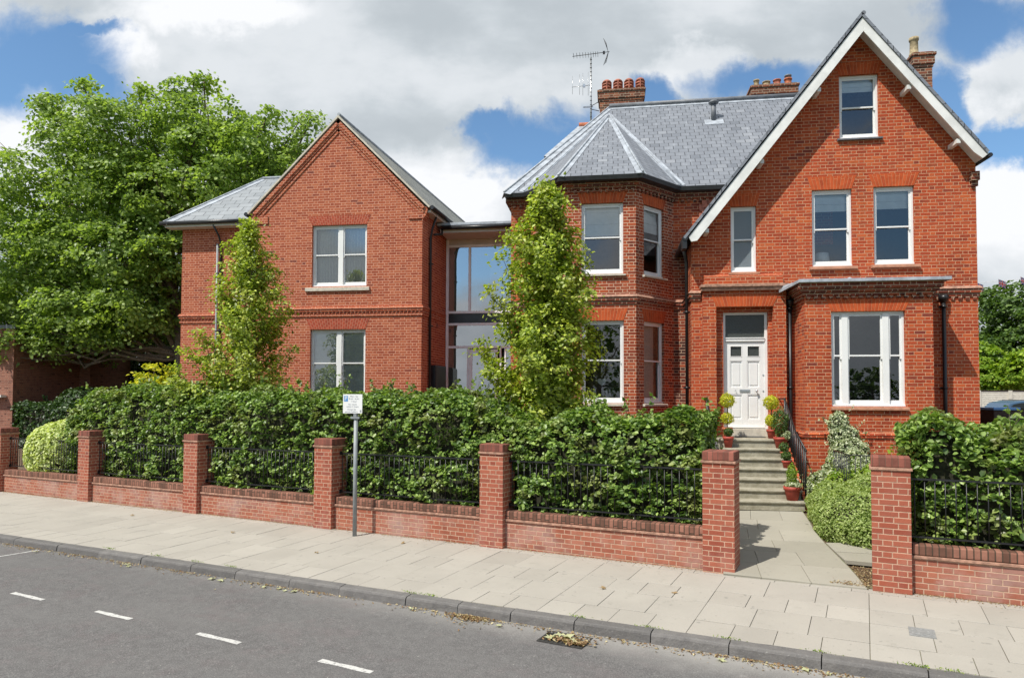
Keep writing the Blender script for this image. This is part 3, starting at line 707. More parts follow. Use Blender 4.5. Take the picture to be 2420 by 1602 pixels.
def downpipe(parent, off, x, y, z0, z1, r=.038, mat='black_iron', hopper=False, swan=None):
    p = MB(); pts = [(x, y, z0), (x, y, z1)]
    if swan: pts += [(x + swan[0] * .3, y + swan[1] * .3, z1 + swan[2] * .45), (x + swan[0], y + swan[1], z1 + swan[2])]
    p.tube(pts, r, 10)
    z = z0 + .6
    while z < z1: p.tube([(x, y, z), (x, y, z + .05)], r * 1.35, 10); p.box(x - r * 2, x + r * 2, y + r, y + r + .02, z + .005, z + .045); z += 1.83
    if hopper:
        p.lathe([(.04, 0), (.055, .04), (.09, .08), (.115, .12), (.115, .2), (.10, .2), (.10, .16)], (x, y, z1 - .02), 4)
    return p.build('downpipe', mat, parent, off)

# ------------------------------------------------------------------ the Victorian house on the right
H = empty('brick_house', (3, 18, .3), 'old red brick house with a tall white-trimmed gable, canted bay and white front door', 'house')
ho = neg(H)
YG = 16.6
wl = MB()
sl_l = lambda x: 6.24 + 1.267 * (x - 1.79); sl_r = lambda x: 11.08 - 1.28 * (x - 5.61)
door_hole = (2.573, 3.592, .3, 4.538)
wl.fill([(1.85, 0), (8.11, 0), (8.11, sl_r(8.11)), (5.61, 11.05), (1.85, sl_l(1.85))],
        [(5.22, 6.08, 8.54, 10.03), (4.59, 5.47, 5.57, 7.36), (5.94, 6.81, 5.58, 7.38), (2.76, 3.34, 5.48, 7.04), door_hole, (4.5, 6.5, 2.2, 4.6)], YG, reveal=.12)
for (p0, d, L, top) in (((1.85, 18.1), (0, -1), 1.5, 6.2), ((8.11, 16.6), (0, 1), 9, 7.9), ((8.11, 25), (-1, 0), 10.84, 7.9), ((-2.73, 25), (0, -1), 6.9, 7.9)):
    wl.fill([(0, 0), (L, 0), (L, top), (0, top)], [], 0, frame(p0, d))
wl.build('gable_wall', 'brick_old', H, ho)
wl = MB(); wl.fill([(-2.73, 0), (-2.17, 0), (-2.17, 7.9), (-2.73, 7.9)], [], 18.1)
wl.fill([(1.56, 6.4), (5.5, 6.4), (5.5, 7.9), (1.56, 7.9)], [], 18.1)
wl.build('recessed_wall', 'brick_old', H, ho)
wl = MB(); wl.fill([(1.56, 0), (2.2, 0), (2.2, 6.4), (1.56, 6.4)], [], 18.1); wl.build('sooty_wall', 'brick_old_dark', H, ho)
# canted bay
TR = frame((.56, 16.93), (1.0, 1.17)); TL = frame((-2.17, 18.1), (1.0, -1.17)); LS = math.hypot(1.0, 1.17)
wl = MB()
wl.fill([(-1.17, 0), (.56, 0), (.56, 7.9), (-1.17, 7.9)], [(-.78, .25, 5.57, 7.34), (-.77, .26, 2.37, 4.41)], 16.93, reveal=.12)
SW = (.31, 1.12)
wl.fill([(0, 0), (LS, 0), (LS, 7.9), (0, 7.9)], [(*SW, 5.57, 7.34), (*SW, 2.37, 4.41)], 0, TR, reveal=.12)
SWL = (LS - 1.12, LS - .31)
wl.fill([(0, 0), (LS, 0), (LS, 7.9), (0, 7.9)], [(*SWL, 5.57, 7.34), (*SWL, 2.37, 4.41)], 0, TL, reveal=.12)
wl.build('bay_wall', 'brick_bay', H, ho)
# square bay below the two windows
bx0, bx1, YB = 4.18, 6.80, 15.75
wl = MB()
wl.fill([(bx0, 0), (bx1, 0), (bx1, 4.95), (bx0, 4.95)], [(4.73, 6.24, 2.34, 4.41)], YB, reveal=.12)
wl.fill([(0, 0), (.85, 0), (.85, 4.95), (0, 4.95)], [], 0, frame((bx0, 16.6), (0, -1))); wl.fill([(0, 0), (.85, 0), (.85, 4.95), (0, 4.95)], [], 0, frame((bx1, YB), (0, 1)))
wl.build('square_bay_wall', 'brick_old', H, ho)
wl = MB(); bp = [(bx0, 16.6), (bx0, YB), (bx1, YB), (bx1, 16.6)]
band(wl, bp, 0, 1.66, .05); band(wl, bp, 1.66, 1.70, .075); band(wl, bp, 1.72, 1.78, .045, .01)
wl.build('plinth', 'brick_old', H, ho)
wl = MB(); band(wl, bp, 4.76, 4.83, .05); band(wl, bp, 4.83, 4.90, .10); band(wl, bp, 4.90, 5.03, .16); dentils(wl, bp, 4.69, 4.76, .05)
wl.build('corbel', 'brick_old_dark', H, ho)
ld_ = MB(); ld_.prism([(4.02, 5.03), (7.08, 5.03), (7.08, 5.10), (4.02, 5.10)], 15.50, 16.6)
ld_.slab([(3.80, 16.36, 4.93), (4.03, 15.50, 5.03), (4.03, 15.50, 5.10), (3.80, 16.36, 5.0)][::-1], .02)
ld_.slab([(3.80, 16.38, 5.0), (4.02, 15.5, 5.10), (4.02, 16.59, 5.11), (3.80, 16.59, 5.12)], .02)
ld_.prism([(4.0, 5.10), (7.0, 5.10), (7.0, 5.17), (4.0, 5.17)], 16.56, 16.598); ld_.lathe([(.07, 0), (.06, .03), (.03, .05), (.001, .06)], (5.12, 15.75, 5.1), 8)
ld_.build('bay_lead_roof', 'lead', H, ho, bevel=.006)
# string courses
sp = [(-2.73, 25), (-2.73, 18.1), (-2.17, 18.1), (-1.17, 16.93), (.56, 16.93), (1.56, 18.1), (1.85, 18.1), (1.85, 16.6), (2.06, 16.6)]
sp2 = [(7.05, 16.6), (8.11, 16.6), (8.11, 25)]
for q in (sp, sp2):
    st = MB(); band(st, q, 4.99, 5.055, .085, .03); st.build('string_course', 'ledge_brick', H, ho)
    st = MB(); band(st, q, 4.90, 4.985, .06); band(st, q, 4.82, 4.90, .03)
    if q is sp2: dentils(st, sp2, 4.74, 4.82, .03)
    st.build('corbel_course', 'brick_old_dark', H, ho)
st = MB()
# corbels and dentils below the eaves
ep = [(-2.73, 25), (-2.73, 18.1), (-2.17, 18.1), (-1.17, 16.93), (.56, 16.93), (1.56, 18.1), (3.6, 18.1)]
band(st, ep, 7.74, 7.83, .13); band(st, ep, 7.69, 7.74, .06); dentils(st, ep, 7.60, 7.69, .06, .15, .07)
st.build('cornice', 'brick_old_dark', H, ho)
epg = [(-2.52, 25), (-2.52, 18.1)] + ep[2:]
gt = MB(); band(gt, epg, 7.83, 7.935, .33, .35); gt.build('gutter', 'gutter_black', H, ho)
# roofs
EV = offset_path(epg, .35); Z0 = 7.935
e_cl, e_wl, e_fl, e_fr, e_sr, e_re = EV[1], EV[2], EV[3], EV[4], EV[5], EV[6]
Z = lambda p, z=Z0: (p[0], p[1], z)
A_ = (-.11, 21.10, 11.28); L_ = (-.11, 21.5, 11.68); R_ = (6.3, 21.5, 11.68)
rf = MB()
rf.slab([Z(e_sr), Z((3.25, e_sr[1])), R_, L_, A_], .05)
rf.slab([Z(e_cl), Z(e_wl), A_, L_], .05)
rf.slab([(e_cl[0], 25.3, Z0), Z(e_cl), L_], .05)
rf.slab([(8.2, 25.3, Z0), (e_cl[0], 25.3, Z0), L_, R_], .05)
rf.slab([Z(e_fl), Z(e_fr), A_], .05); rf.slab([Z(e_fr), Z(e_sr), A_], .05); rf.slab([Z(e_wl), Z(e_fl), A_], .05)
# gable wing roof
YV = 16.13
lz = lambda x: 6.36 + 1.267 * (x - 1.79); rz_ = lambda x: 11.20 - 1.28 * (x - 5.61)
rf.slab([(1.66, YV - .03, lz(1.66)), (5.61, YV - .03, 11.20), (5.61, 25.2, 11.20), (1.66, 25.2, lz(1.66))][::-1], .06)
rf.slab([(8.16, YV - .03, rz_(8.16)), (8.16, 25.2, rz_(8.16)), (5.61, 25.2, 11.20), (5.61, YV - .03, 11.20)], .06)
# lower hipped roof at the back left
rf.slab([(-2.5, 24.6, 11.34), (.5, 24.6, 11.34), (.5, 26.4, 13.12), (-1.31, 26.4, 13.12)], .05)
rf.slab([(-2.5, 28, 11.34), (-2.5, 24.6, 11.34), (-1.31, 26.4, 13.12)], .05)
roof = rf.build('roof', 'slate', H, ho)
bw = MB(); bw.box(-2.35, .5, 24.75, 28, 9.0, 11.29); bw.build('rear_dormer', 'white_old', H, ho)
fl = MB()
ribbon(fl, Z(e_fr), A_, Z(e_fl), .15, .09); ribbon(fl, Z(e_fr), A_, Z(e_sr), .10, .05)
ribbon(fl, Z(e_fl), A_, Z(e_fr), .15, .09); ribbon(fl, Z(e_fl), A_, Z(e_wl), .16, .08)
ribbon(fl, Z(e_sr), A_, Z(e_re), .13, .07); ribbon(fl, Z(e_sr), A_, Z(e_fr), .12, .06)
ribbon(fl, Z(e_wl), A_, Z(e_cl), .16, .10); ribbon(fl, Z(e_wl), A_, Z(e_fl), .12, .06)
ribbon(fl, Z(e_cl), L_, Z(e_wl), .20, .12); ribbon(fl, Z(e_cl), L_, (e_cl[0], 25, Z0), .2, .2)
ribbon(fl, L_, R_, Z(e_re), .16, .16)
ribbon(fl, (-2.5, 24.6, 11.34), (-1.31, 26.4, 13.12), (.5, 24.6, 11.34), .25, .25)
for (a, b) in ((Z(e_fr), A_), (Z(e_fl), A_), (Z(e_cl), L_), (Z(e_sr), A_), (Z(e_wl), A_)):
    a, b = Vector(a), Vector(b); fl.tube([a + Vector((0, 0, .035)), b + Vector((0, 0, .03))], .027, 8)
fl.build('hip_flashing', 'lead', roof)
rg = MB(); rg.tube([(L_[0], L_[1], L_[2] + .05), (R_[0], R_[1], R_[2] + .05)], .075, 10); rg.tube([(5.61, YV - .03, 11.22), (5.61, 21, 11.22)], .05, 8)
rg.build('ridge_roll', 'lead_dark', roof)
tr_ = MB(); tr_.tube([(-1.31, 26.4, 13.14), (.5, 26.4, 13.14)], .1, 8); tr_.build('ridge_tile', 'terracotta', roof)
vp = MB(); vp.tube([(2.95, 20.55, 10.70), (2.95, 20.55, 11.22)], .075, 12); vp.lathe([(.09, 0), (.14, .02), (.15, .06), (.10, .10), (.02, .12)], (2.95, 20.55, 11.2), 14)
vent = vp.build('vent_pipe', 'lead_dark', roof)
vq = MB(); vq.slab([(2.68, 20.32, 10.515), (3.22, 20.32, 10.515), (3.22, 20.55, 10.745), (2.68, 20.55, 10.745)], .02); vq.build('vent_flashing', 'lead', roof)
# barge boards, soffit, purlin ends
bb = MB(); bb.prism([(1.80, 6.13), (1.93, 6.15), (5.61, 10.81), (5.61, 11.15), (1.74, 6.245)], YV, YV + .04); bb.build('bargeboard', 'white_barge', H, ho, bevel=.004)
bb = MB(); bb.prism([(5.61, 10.81), (7.86, 7.93), (8.03, 7.79), (8.16, 7.89), (5.61, 11.15)], YV + .001, YV + .041); bb.build('bargeboard', 'white_barge', H, ho, bevel=.004)
sf = MB()
sf.slab([(1.84, YV + .042, 6.235), (1.84, YG - .004, 6.235), (5.61, YG - .004, 11.02), (5.61, YV + .042, 11.02)], .02)
sf.slab([(5.61, YV + .042, 11.02), (5.61, YG - .004, 11.02), (8.1, YG - .004, 7.83), (8.1, YV + .042, 7.83)], .02)
sf.build('soffit', 'white_old', H, ho)
for x in (2.12, 3.36, 4.62):
    q = MB(); zz = 10.81 - 1.267 * (5.61 - x); q.box(x - .0, x + .085, YV + .06, YG - .002, zz - .045, zz + .05); q.build('purlin_end', 'white_old', H, ho, bevel=.005)
for x in (6.62, 7.62):
    q = MB(); zz = 10.81 - 1.28 * (x - 5.61); q.box(x - .085, x + .0, YV + .06, YG - .002, zz - .07, zz + .03); q.build('purlin_end', 'white_old', H, ho, bevel=.005)
gt = MB(); gt.tube([(1.66, YV - .02, 6.22), (1.66, 18.3, 6.22)], .065, 8); gt.box(1.60, 1.70, YV, 16.5, 5.98, 6.2); gt.build('wing_gutter', 'gutter_black', H, ho); gt = MB(); gt.tube([(8.19, YV, 7.86), (8.19, 25, 7.86)], .05, 8); gt.build('wing_gutter', 'gutter_black', H, ho)
kn = MB(); kn.box(7.97, 8.14, YG - .12, YG, 7.42, 7.62); kn.box(8.0, 8.13, YG - .06, YG, 7.3, 7.42); kn.build('kneeler', 'brick_old_dark', H, ho)
# tile hanging above the wing roof
th = MB(); rr = random.Random(5)
for j in range(6):
    for i in range(9):
        x = 2.28 + i * .15 + (j % 2) * .075; z = 6.95 + j * .11
        if x > 3.4: continue
        th.prism([(x - .07, z + .06), (x - .055, z - .02), (x, z - .055), (x + .055, z - .02), (x + .07, z + .06), (x + .07, z + .13), (x - .07, z + .13)], 18.03 + .004 * rr.random() + .002 * (5 - j), 18.09)
th.build('tile_hanging', 'pot_flue', H, ho)
# arches
for a in ((5.22, 6.08, 10.03, 5.12, 6.18, 10.33), (4.59, 5.47, 7.36, 4.49, 5.58, 7.67), (5.94, 6.81, 7.38, 5.83, 6.93, 7.68), (2.76, 3.34, 7.04, 2.66, 3.44, 7.35)):
    arch(H, ho, None, a[0], a[1], a[2], a[3], a[4], a[5], YG, 'arch_old')
arch(H, ho, None, 4.73, 6.24, 4.41, 4.62, 6.37, 4.69, YB, 'arch_old')
arch(H, ho, None, -.78, .25, 7.34, -.88, .36, 7.62, 16.93, 'arch_old'); arch(H, ho, None, -.77, .26, 4.41, -.88, .37, 4.72, 16.93, 'arch_old')
for T, sw in ((TR, SW), (TL, SWL)):
    arch(H, ho, T, sw[0], sw[1], 7.34, sw[0] - .09, sw[1] + .09, 7.60, 0, 'arch_old'); arch(H, ho, T, sw[0], sw[1], 4.41, sw[0] - .09, sw[1] + .09, 4.72, 0, 'arch_old')
# windows
def sl(x0, x1, zt, h=.075, pr=.07, e=.06): return (x0 - e, x1 + e, zt - h, zt, pr)
window(H, ho, None, 5.22, 6.08, 8.54, 10.03, YG, sill=sl(5.22, 6.08, 8.54, .05), sillmat='lead_dark', blind=.20, rail=.50)
window(H, ho, None, 4.59, 5.47, 5.57, 7.36, YG, sill=sl(4.59, 5.47, 5.58, .09, .09, .08), sillmat='tile_sill', blind=.24, rail=.49)
window(H, ho, None, 5.94, 6.81, 5.58, 7.38, YG, sill=sl(5.94, 6.81, 5.59, .09, .09, .08), sillmat='tile_sill', blind=.24, rail=.49)
window(H, ho, None, 2.76, 3.34, 5.48, 7.04, YG, sill=sl(2.76, 3.34, 5.49, .08, .08, .06), sillmat='tile_sill', gm='glass_obscured', rail=.5)
window(H, ho, None, 4.73, 6.24, 2.34, 4.41, YB, cols=[(0, .155), (.24, .71), (.795, 1)], sill=sl(4.73, 6.24, 2.34, .08, .07, .03), sillmat='tile_sill', rail=.535)
window(H, ho, None, -.78, .25, 5.57, 7.34, 16.93, sill=sl(-.78, .25, 5.57, .06), blind=.42, rail=.52)
window(H, ho, None, -.77, .26, 2.37, 4.41, 16.93, sill=sl(-.77, .26, 2.37, .07), rail=.52)
window(H, ho, TR, *SW, 5.57, 7.34, 0, sill=sl(*SW, 5.57, .06), blind=.33, rail=.52); window(H, ho, TR, *SW, 2.37, 4.41, 0, sill=sl(*SW, 2.37, .07), rail=.52, curtain=[(.05, .85)])
window(H, ho, TL, *SWL, 5.57, 7.34, 0, sill=sl(*SWL, 5.57, .06), blind=.33, rail=.52); window(H, ho, TL, *SWL, 2.37, 4.41, 0, sill=sl(*SWL, 2.37, .07), rail=.52, curtain=[(.1, .6)])
# dark rooms behind
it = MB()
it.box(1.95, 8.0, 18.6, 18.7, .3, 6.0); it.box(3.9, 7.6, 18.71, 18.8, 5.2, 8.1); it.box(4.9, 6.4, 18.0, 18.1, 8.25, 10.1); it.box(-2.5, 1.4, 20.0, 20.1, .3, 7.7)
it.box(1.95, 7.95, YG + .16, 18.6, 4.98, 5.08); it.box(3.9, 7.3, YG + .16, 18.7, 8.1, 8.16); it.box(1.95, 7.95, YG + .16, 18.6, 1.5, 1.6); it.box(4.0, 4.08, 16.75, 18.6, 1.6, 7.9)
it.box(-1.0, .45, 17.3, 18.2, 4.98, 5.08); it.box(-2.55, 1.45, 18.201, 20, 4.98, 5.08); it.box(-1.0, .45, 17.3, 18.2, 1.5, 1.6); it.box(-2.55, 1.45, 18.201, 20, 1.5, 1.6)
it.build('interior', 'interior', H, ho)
# front door and porch
pc = MB()
for (a, b) in ((2.09, 2.39), (3.67, 3.95)): pc.fill([(a, .3), (b, .3), (b, 4.64), (a, 4.64)], [], 16.42)
pc.fill([(2.09, 4.64), (3.95, 4.64), (3.95, 5.08), (2.09, 5.08)], [], 16.42)
for (x, d) in ((2.09, -1), (3.67, -1), (2.39, 1), (3.95, 1)):
    q = [(x, 16.42, .3), (x, YG, .3), (x, YG, 5.08 if x in (2.09, 3.95) else 4.64), (x, 16.42, 5.08 if x in (2.09, 3.95) else 4.64)]
    pc.face(q if d > 0 else q[::-1])
pc.face([(2.39, 16.42, 4.64), (2.39, YG, 4.64), (3.67, YG, 4.64), (3.67, 16.42, 4.64)])
pc.fill([(2.13, 5.16), (3.89, 5.16), (3.89, 5.35), (2.13, 5.35)], [], 16.40); pc.face([(2.13, 16.40, 5.35), (3.89, 16.40, 5.35), (3.89, YG, 5.43), (2.13, YG, 5.43)])
pc.face([(2.13, YG, 5.16), (2.13, 16.40, 5.16), (2.13, 16.40, 5.35), (2.13, YG, 5.43)]); pc.face([(3.89, YG, 5.16), (3.89, YG, 5.43), (3.89, 16.40, 5.35), (3.89, 16.40, 5.16)])
pc.build('porch', 'brick_old', H, ho)
pl = MB(); pl.box(2.03, 4.0, 16.30, YG, 5.09, 5.155); pl.box(2.05, 3.98, 16.34, YG, 5.01, 5.088); pl.build('porch_ledge', 'ledge_brick', H, ho, bevel=.006)
arch(H, ho, None, 2.39, 3.67, 4.64, 2.27, 3.80, 4.93, 16.42, 'arch_old', n=26)
YD = 16.88
def Td(m): m.v = [(p[0] * .9895, p[1] - .18, 2.507 + (p[2] - 2.507) * .9895) for p in m.v]; return m
df = MB(); df.box(2.60, 2.665, YD, YD + .1, 1.79, 4.56); df.box(3.565, 3.63, YD, YD + .1, 1.79, 4.56); df.box(2.665, 3.565, YD, YD + .1, 4.50, 4.56); df.box(2.665, 3.565, YD - .015, YD + .1, 3.865, 3.955)
df.box(2.665, 3.565, YD - .03, YD - .015, 3.93, 3.955)
dfr = Td(df).build('door_frame', 'white_paint', H, ho, bevel=.003)
q = MB(); q.face([(2.665, YD + .04, 3.955), (3.565, YD + .04, 3.955), (3.565, YD + .04, 4.5), (2.665, YD + .04, 4.5)]); Td(q).build('fanlight', 'glass_fanlight', dfr)
d = MB(); y0 = YD + .02; d.box(2.665, 2.77, y0, y0 + .045, 1.80, 3.86); d.box(3.46, 3.565, y0, y0 + .045, 1.80, 3.86); d.box(3.055, 3.165, y0, y0 + .045, 1.80, 3.86)
for (za, zb) in ((1.80, 2.0), (2.60, 2.76), (3.40, 3.49), (3.76, 3.86)):
    d.box(2.77, 3.055, y0, y0 + .045, za, zb); d.box(3.165, 3.46, y0, y0 + .045, za, zb)
for (a, b) in ((2.77, 3.055), (3.165, 3.46)):
    for (za, zb) in ((2.0, 2.60), (2.76, 3.40)):
        d.box(a, b, y0 + .025, y0 + .04, za, zb)
        d.box(a + .055, b - .055, y0 + .012, y0 + .026, za + .06, zb - .06)
        for (p, q_, r_, s_) in ((a, a + .02, za, zb), (b - .02, b, za, zb), (a + .02, b - .02, za, za + .02), (a + .02, b - .02, zb - .02, zb)): d.box(p, q_, y0 + .006, y0 + .026, r_, s_)
    for (p, q_, r_, s_) in ((a, a + .018, 3.49, 3.76), (b - .018, b, 3.49, 3.76), (a + .018, b - .018, 3.49, 3.508), (a + .018, b - .018, 3.742, 3.76)): d.box(p, q_, y0 - .006, y0 + .02, r_, s_)
d.box(2.665, 3.565, y0 - .025, y0 - .001, 1.80, 1.85)
door = Td(d).build('front_door', 'white_paint', H, ho, bevel=.004)
for (a, b) in ((2.77, 3.055), (3.165, 3.46)):
    q = MB(); q.face([(a, y0 + .03, 3.49), (b, y0 + .03, 3.49), (b, y0 + .03, 3.76), (a, y0 + .03, 3.76)]); Td(q).build('door_pane', 'glass_fanlight', door)
q = MB(); q.box(2.99, 3.23, y0 - .012, y0 - .001, 2.645, 2.715); q.box(3.02, 3.2, y0 - .018, y0 - .012, 2.66, 2.70); Td(q).build('letter_plate', 'steel', door, bevel=.003)
q = MB(); q.tube([(3.37, y0, 2.68), (3.37, y0 - .035, 2.68), (3.37, y0 - .045, 2.68), (3.37, y0 - .07, 2.68), (3.37, y0 - .078, 2.68)], [.012, .012, .028, .03, .012], 12); Td(q).build('door_knob', 'steel', door)
for z in (2.68, 3.06):
    q = MB(); q.tube([(3.53, y0, z), (3.53, y0 - .012, z)], .018, 10); Td(q).build('door_lock', 'steel', door)
def text(body, loc, size, mat, parent, off=(0, 0, 0), name='lettering'):
    c = bpy.data.curves.new(name, 'FONT'); c.body = body; c.size = size; c.align_x = 'CENTER'; c.align_y = 'CENTER'; t = bpy.data.objects.new(name, c); COL.objects.link(t)
    bpy.context.view_layer.update(); me = bpy.data.meshes.new_from_object(t.evaluated_get(bpy.context.evaluated_depsgraph_get())); bpy.data.objects.remove(t)
    me.name = name; me.materials.clear(); me.materials.append(MATS[mat]); o = bpy.data.objects.new(name, me); COL.objects.link(o); o.parent = parent; o.location = loc; o.rotation_euler = (R(90), 0, 0); return o
text('4', (2.86, YD - .19, 2.68), .085, 'steel', door, name='door_number')
# downpipes
downpipe(H, ho, 4.06, 16.52, .3, 4.62, r=.042, hopper=True); downpipe(H, ho, 7.36, 16.52, .3, 4.66, r=.042, hopper=True)
downpipe(H, ho, 1.77, 16.9, .3, 5.75, r=.042, swan=(-.1, -.2, .35))
# chimneys
def chimney(x0, x1, y0_, y1_, z0, z1, pots, dk='brick_chimney'):
    c = MB(); c.box(x0 + .05, x1 - .05, y0_, y1_, z0, z1 - .42); c.box(x0 + .03, x1 - .03, y0_ - .02, y1_ + .02, z1 - .42, z1 - .34); c.box(x0, x1, y0_ - .05, y1_ + .05, z1 - .34, z1 - .12)
    c.box(x0 - .03, x1 + .03, y0_ - .08, y1_ + .08, z1 - .12, z1 - .04); c.box(x0 + .03, x1 - .03, y0_ - .02, y1_ + .02, z1 - .04, z1)
    co = c.build('chimney', dk, H, ho, bevel=.012)
    for (px, kind, h, r_) in pots:
        p = MB(); cy_ = (y0_ + y1_) / 2 - .1
        if kind == 'louvre':
            p.lathe([(r_ * 1.08, -.03), (r_ * 1.1, .04), (r_ * .95, .06), (r_ * .7, .075), (r_ * .7, .11), (r_ * 1.1, .115), (r_ * 1.0, .165), (r_ * .7, .17), (r_ * .7, .205), (r_ * 1.1, .21), (r_, .26), (r_ * .7, .265), (r_ * .7, .30), (r_ * 1.05, .305), (r_ * .95, .36), (r_ * .6, .40), (r_ * .2, .41)], (px, cy_, z1), 16)
            for a in range(4):
                th_ = a * math.pi / 2 - math.pi / 2; p.box(px + math.cos(th_) * r_ - .018, px + math.cos(th_) * r_ + .018, cy_ + math.sin(th_) * r_ - .018, cy_ + math.sin(th_) * r_ + .018, z1 + .05, z1 + .33)
            p.build('chimney_pot', 'pot_flue', co)
        else:
            p.lathe([(r_ * 1.15, -.03), (r_ * 1.1, .05), (r_ * .95, .07), (r_ * .88, h * .8), (r_ * 1.08, h * .84), (r_ * 1.08, h), (r_ * .8, h), (r_ * .8, h - .05)], (px, cy_, z1), 14); p.build('chimney_pot', kind, co)
            if kind == 'terracotta':
                p = MB(); p.lathe([(r_ * .75, 0), (r_ * .75, .06), (r_ * .95, .07), (r_ * .95, .11), (r_ * .5, .13)], (px, cy_, z1 + h), 12); p.build('chimney_cowl', 'lead_dark', co)
chimney(-.48, 1.04, 22.5, 23.2, 9.5, 12.74, [(-.20, 'louvre', .4, .145), (.17, 'louvre', .4, .145), (.53, 'louvre', .42, .145), (.90, 'louvre', .35, .14)])
chimney(4.40, 5.85, 22.5, 23.2, 11., 12.58, [(4.62, 'pot_buff', .26, .09), (4.93, 'pot_buff', .18, .12), (5.26, 'pot_flue', .22, .12), (5.60, 'terracotta', .24, .12)])
chimney(7.80, 8.34, 19.0, 19.6, 7.0, 11.62, [(7.93, 'pot_buff', .48, .11)])

# ------------------------------------------------------------------ the newer brick building on the left
G = empty('brick_annexe', (-9, 20, .3), 'newer red brick building with a plain pointed gable and paired sash windows', 'building')
go = neg(G); YL = 18.8
gx0, gx1, gax, gaz = -10.52, -5.41, -7.96, 10.62
wl = MB()
wl.fill([(gx0, 0), (gx1, 0), (gx1, 7.86), (gax, gaz), (gx0, 7.86)], [(-8.75, -7.07, 5.72, 7.52), (-8.77, -7.08, 2.42, 4.46)], YL, reveal=.12)
SK = (.079, 1.0); TS = frame((gx1, YL), SK); LSk = 12.
wl.fill([(0, 0), (LSk, 0), (LSk, 7.86), (0, 7.86)], [], 0, TS)
wl.fill([(0, 0), (1.2, 0), (1.2, 7.9), (0, 7.9)], [], 0, frame((gx0, 20.0), (0, -1)))
wl.fill([(-13.73, 0), (gx0, 0), (gx0, 7.9), (-13.73, 7.9)], [(-11.85, -10.9, 5.65, 7.5), (-11.85, -10.9, 2.4, 4.4)], 20.0, reveal=.12)
wl.fill([(0, 0), (12, 0), (12, 7.9), (0, 7.9)], [], 0, frame((-13.73, 32), (0, -1)))
# knee stones, corbelled verge
for (a, b) in ((gx0 - .03, gx0 + .38), (gx1 - .40, gx1 + .03)):
    wl.box(a, b, YL - .035, YL, 7.62, 7.86)
wl.build('wall', 'brick_new', G, go)
kn = MB(); kn.prism([(gx1, 7.52), (gx1 + .03, 7.62), (gx1 + .10, 7.70), (gx1 + .15, 7.84), (gx1 + .15, 7.95), (gx1, 7.95)], YL - .03, YL + .3); kn.prism([(gx0, 7.52), (gx0, 7.95), (gx0 - .15, 7.95), (gx0 - .15, 7.84), (gx0 - .10, 7.70), (gx0 - .03, 7.62)], YL - .03, YL + .3)
for sgn, xe in ((1, gx1 + .12), (-1, gx0 - .12)):
    d_ = Vector((xe - gax, 7.93 - gaz - .02)); L_v = d_.length; d_.normalize(); nrm = Vector((-d_.y, d_.x)) if sgn > 0 else Vector((d_.y, -d_.x))
    if nrm.y > 0: nrm = -nrm
    def strip(o0, o1, yf):
        a = Vector((gax, gaz)); P = [a + nrm * o0, a + d_ * L_v * .985 + nrm * o0, a + d_ * L_v * .985 + nrm * o1, a + nrm * o1]
        P = [(p.x, p.y) for p in P]
        if sgn > 0: P.reverse()
        kn.prism(P, yf, YL)
    strip(.0, .10, YL - .075); strip(.10, .17, YL - .045); strip(.19, .26, YL - .025)
    if sgn > 0 or True:
        for k in range(int(L_v / .19)):
            a = Vector((gax, gaz)) + d_ * (k * .19 + .12) + nrm * .10; b = a + d_ * .10
            P = [(p.x, p.y) for p in (a, b, b + nrm * .035, a + nrm * .035)]
            if sgn > 0: P.reverse()
            kn.prism(P, YL - .058, YL - .044)
kn.build('gable_corbel', 'brick_new', G, go)
st = MB(); p_ = [(gx0, 20.0), (gx0, YL), (gx1, YL), (gx1 + .079 * 2, YL + 2)]
pL = [(-13.73, 32), (-13.73, 20), (gx0, 20)]
for q in (p_, pL):
    band(st, q, 5.055, 5.13, .07, .035); band(st, q, 4.98, 5.055, .045); band(st, q, 4.835, 4.90, .03); dentils(st, q, 4.90, 4.98, .05, .1125, .045, tri=True)
st.build('string_course', 'brick_new', G, go)
for (T, a) in ((None, (-8.75, -7.07, 7.52, -8.90, -6.95, 7.80)), (None, (-8.77, -7.08, 4.46, -8.91, -6.96, 4.78))):
    arch(G, go, T, a[0], a[1], a[2], a[3], a[4], a[5], YL, 'arch_new', n=30)
arch(G, go, None, -11.85, -10.9, 7.5, -11.95, -10.8, 7.78, 20.0, 'arch_new')
CL = [(0, .475), (.555, 1)]
window(G, go, None, -8.75, -7.07, 5.72, 7.52, YL, cols=CL, rail=.52, sill=(-8.93, -6.97, 5.58, 5.715, .06), recess=.08, gm='glass_new', curtain=[(.03, .47), (.55, .97)])
window(G, go, None, -8.77, -7.08, 2.42, 4.46, YL, cols=CL, rail=.52, sill=(-8.93, -6.97, 2.28, 2.415, .06), recess=.08, gm='glass_new', blind=.97, blindmat='blind')
window(G, go, None, -11.85, -10.9, 5.65, 7.5, 20.0, rail=.52, sill=(-11.95, -10.8, 5.52, 5.645, .06), recess=.08, gm='glass_new', blind=.6, blindmat='white_paint')
window(G, go, None, -11.85, -10.9, 2.4, 4.4, 20.0, rail=.52, sill=(-11.95, -10.8, 2.27, 2.395, .06), recess=.08, gm='glass_new', blind=.5)
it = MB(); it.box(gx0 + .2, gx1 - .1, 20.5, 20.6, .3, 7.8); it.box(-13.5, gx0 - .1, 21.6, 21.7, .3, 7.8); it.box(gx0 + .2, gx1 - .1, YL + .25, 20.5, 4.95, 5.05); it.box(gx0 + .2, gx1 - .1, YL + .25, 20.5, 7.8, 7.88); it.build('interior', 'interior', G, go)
rf = MB(); ez = 7.93
aR = (gx1 + .26, YL - .06, ez + .02); apx = (gax, YL - .06, 10.76)
rk = lambda p, t: (p[0] + .079 * t, p[1] + t, p[2])
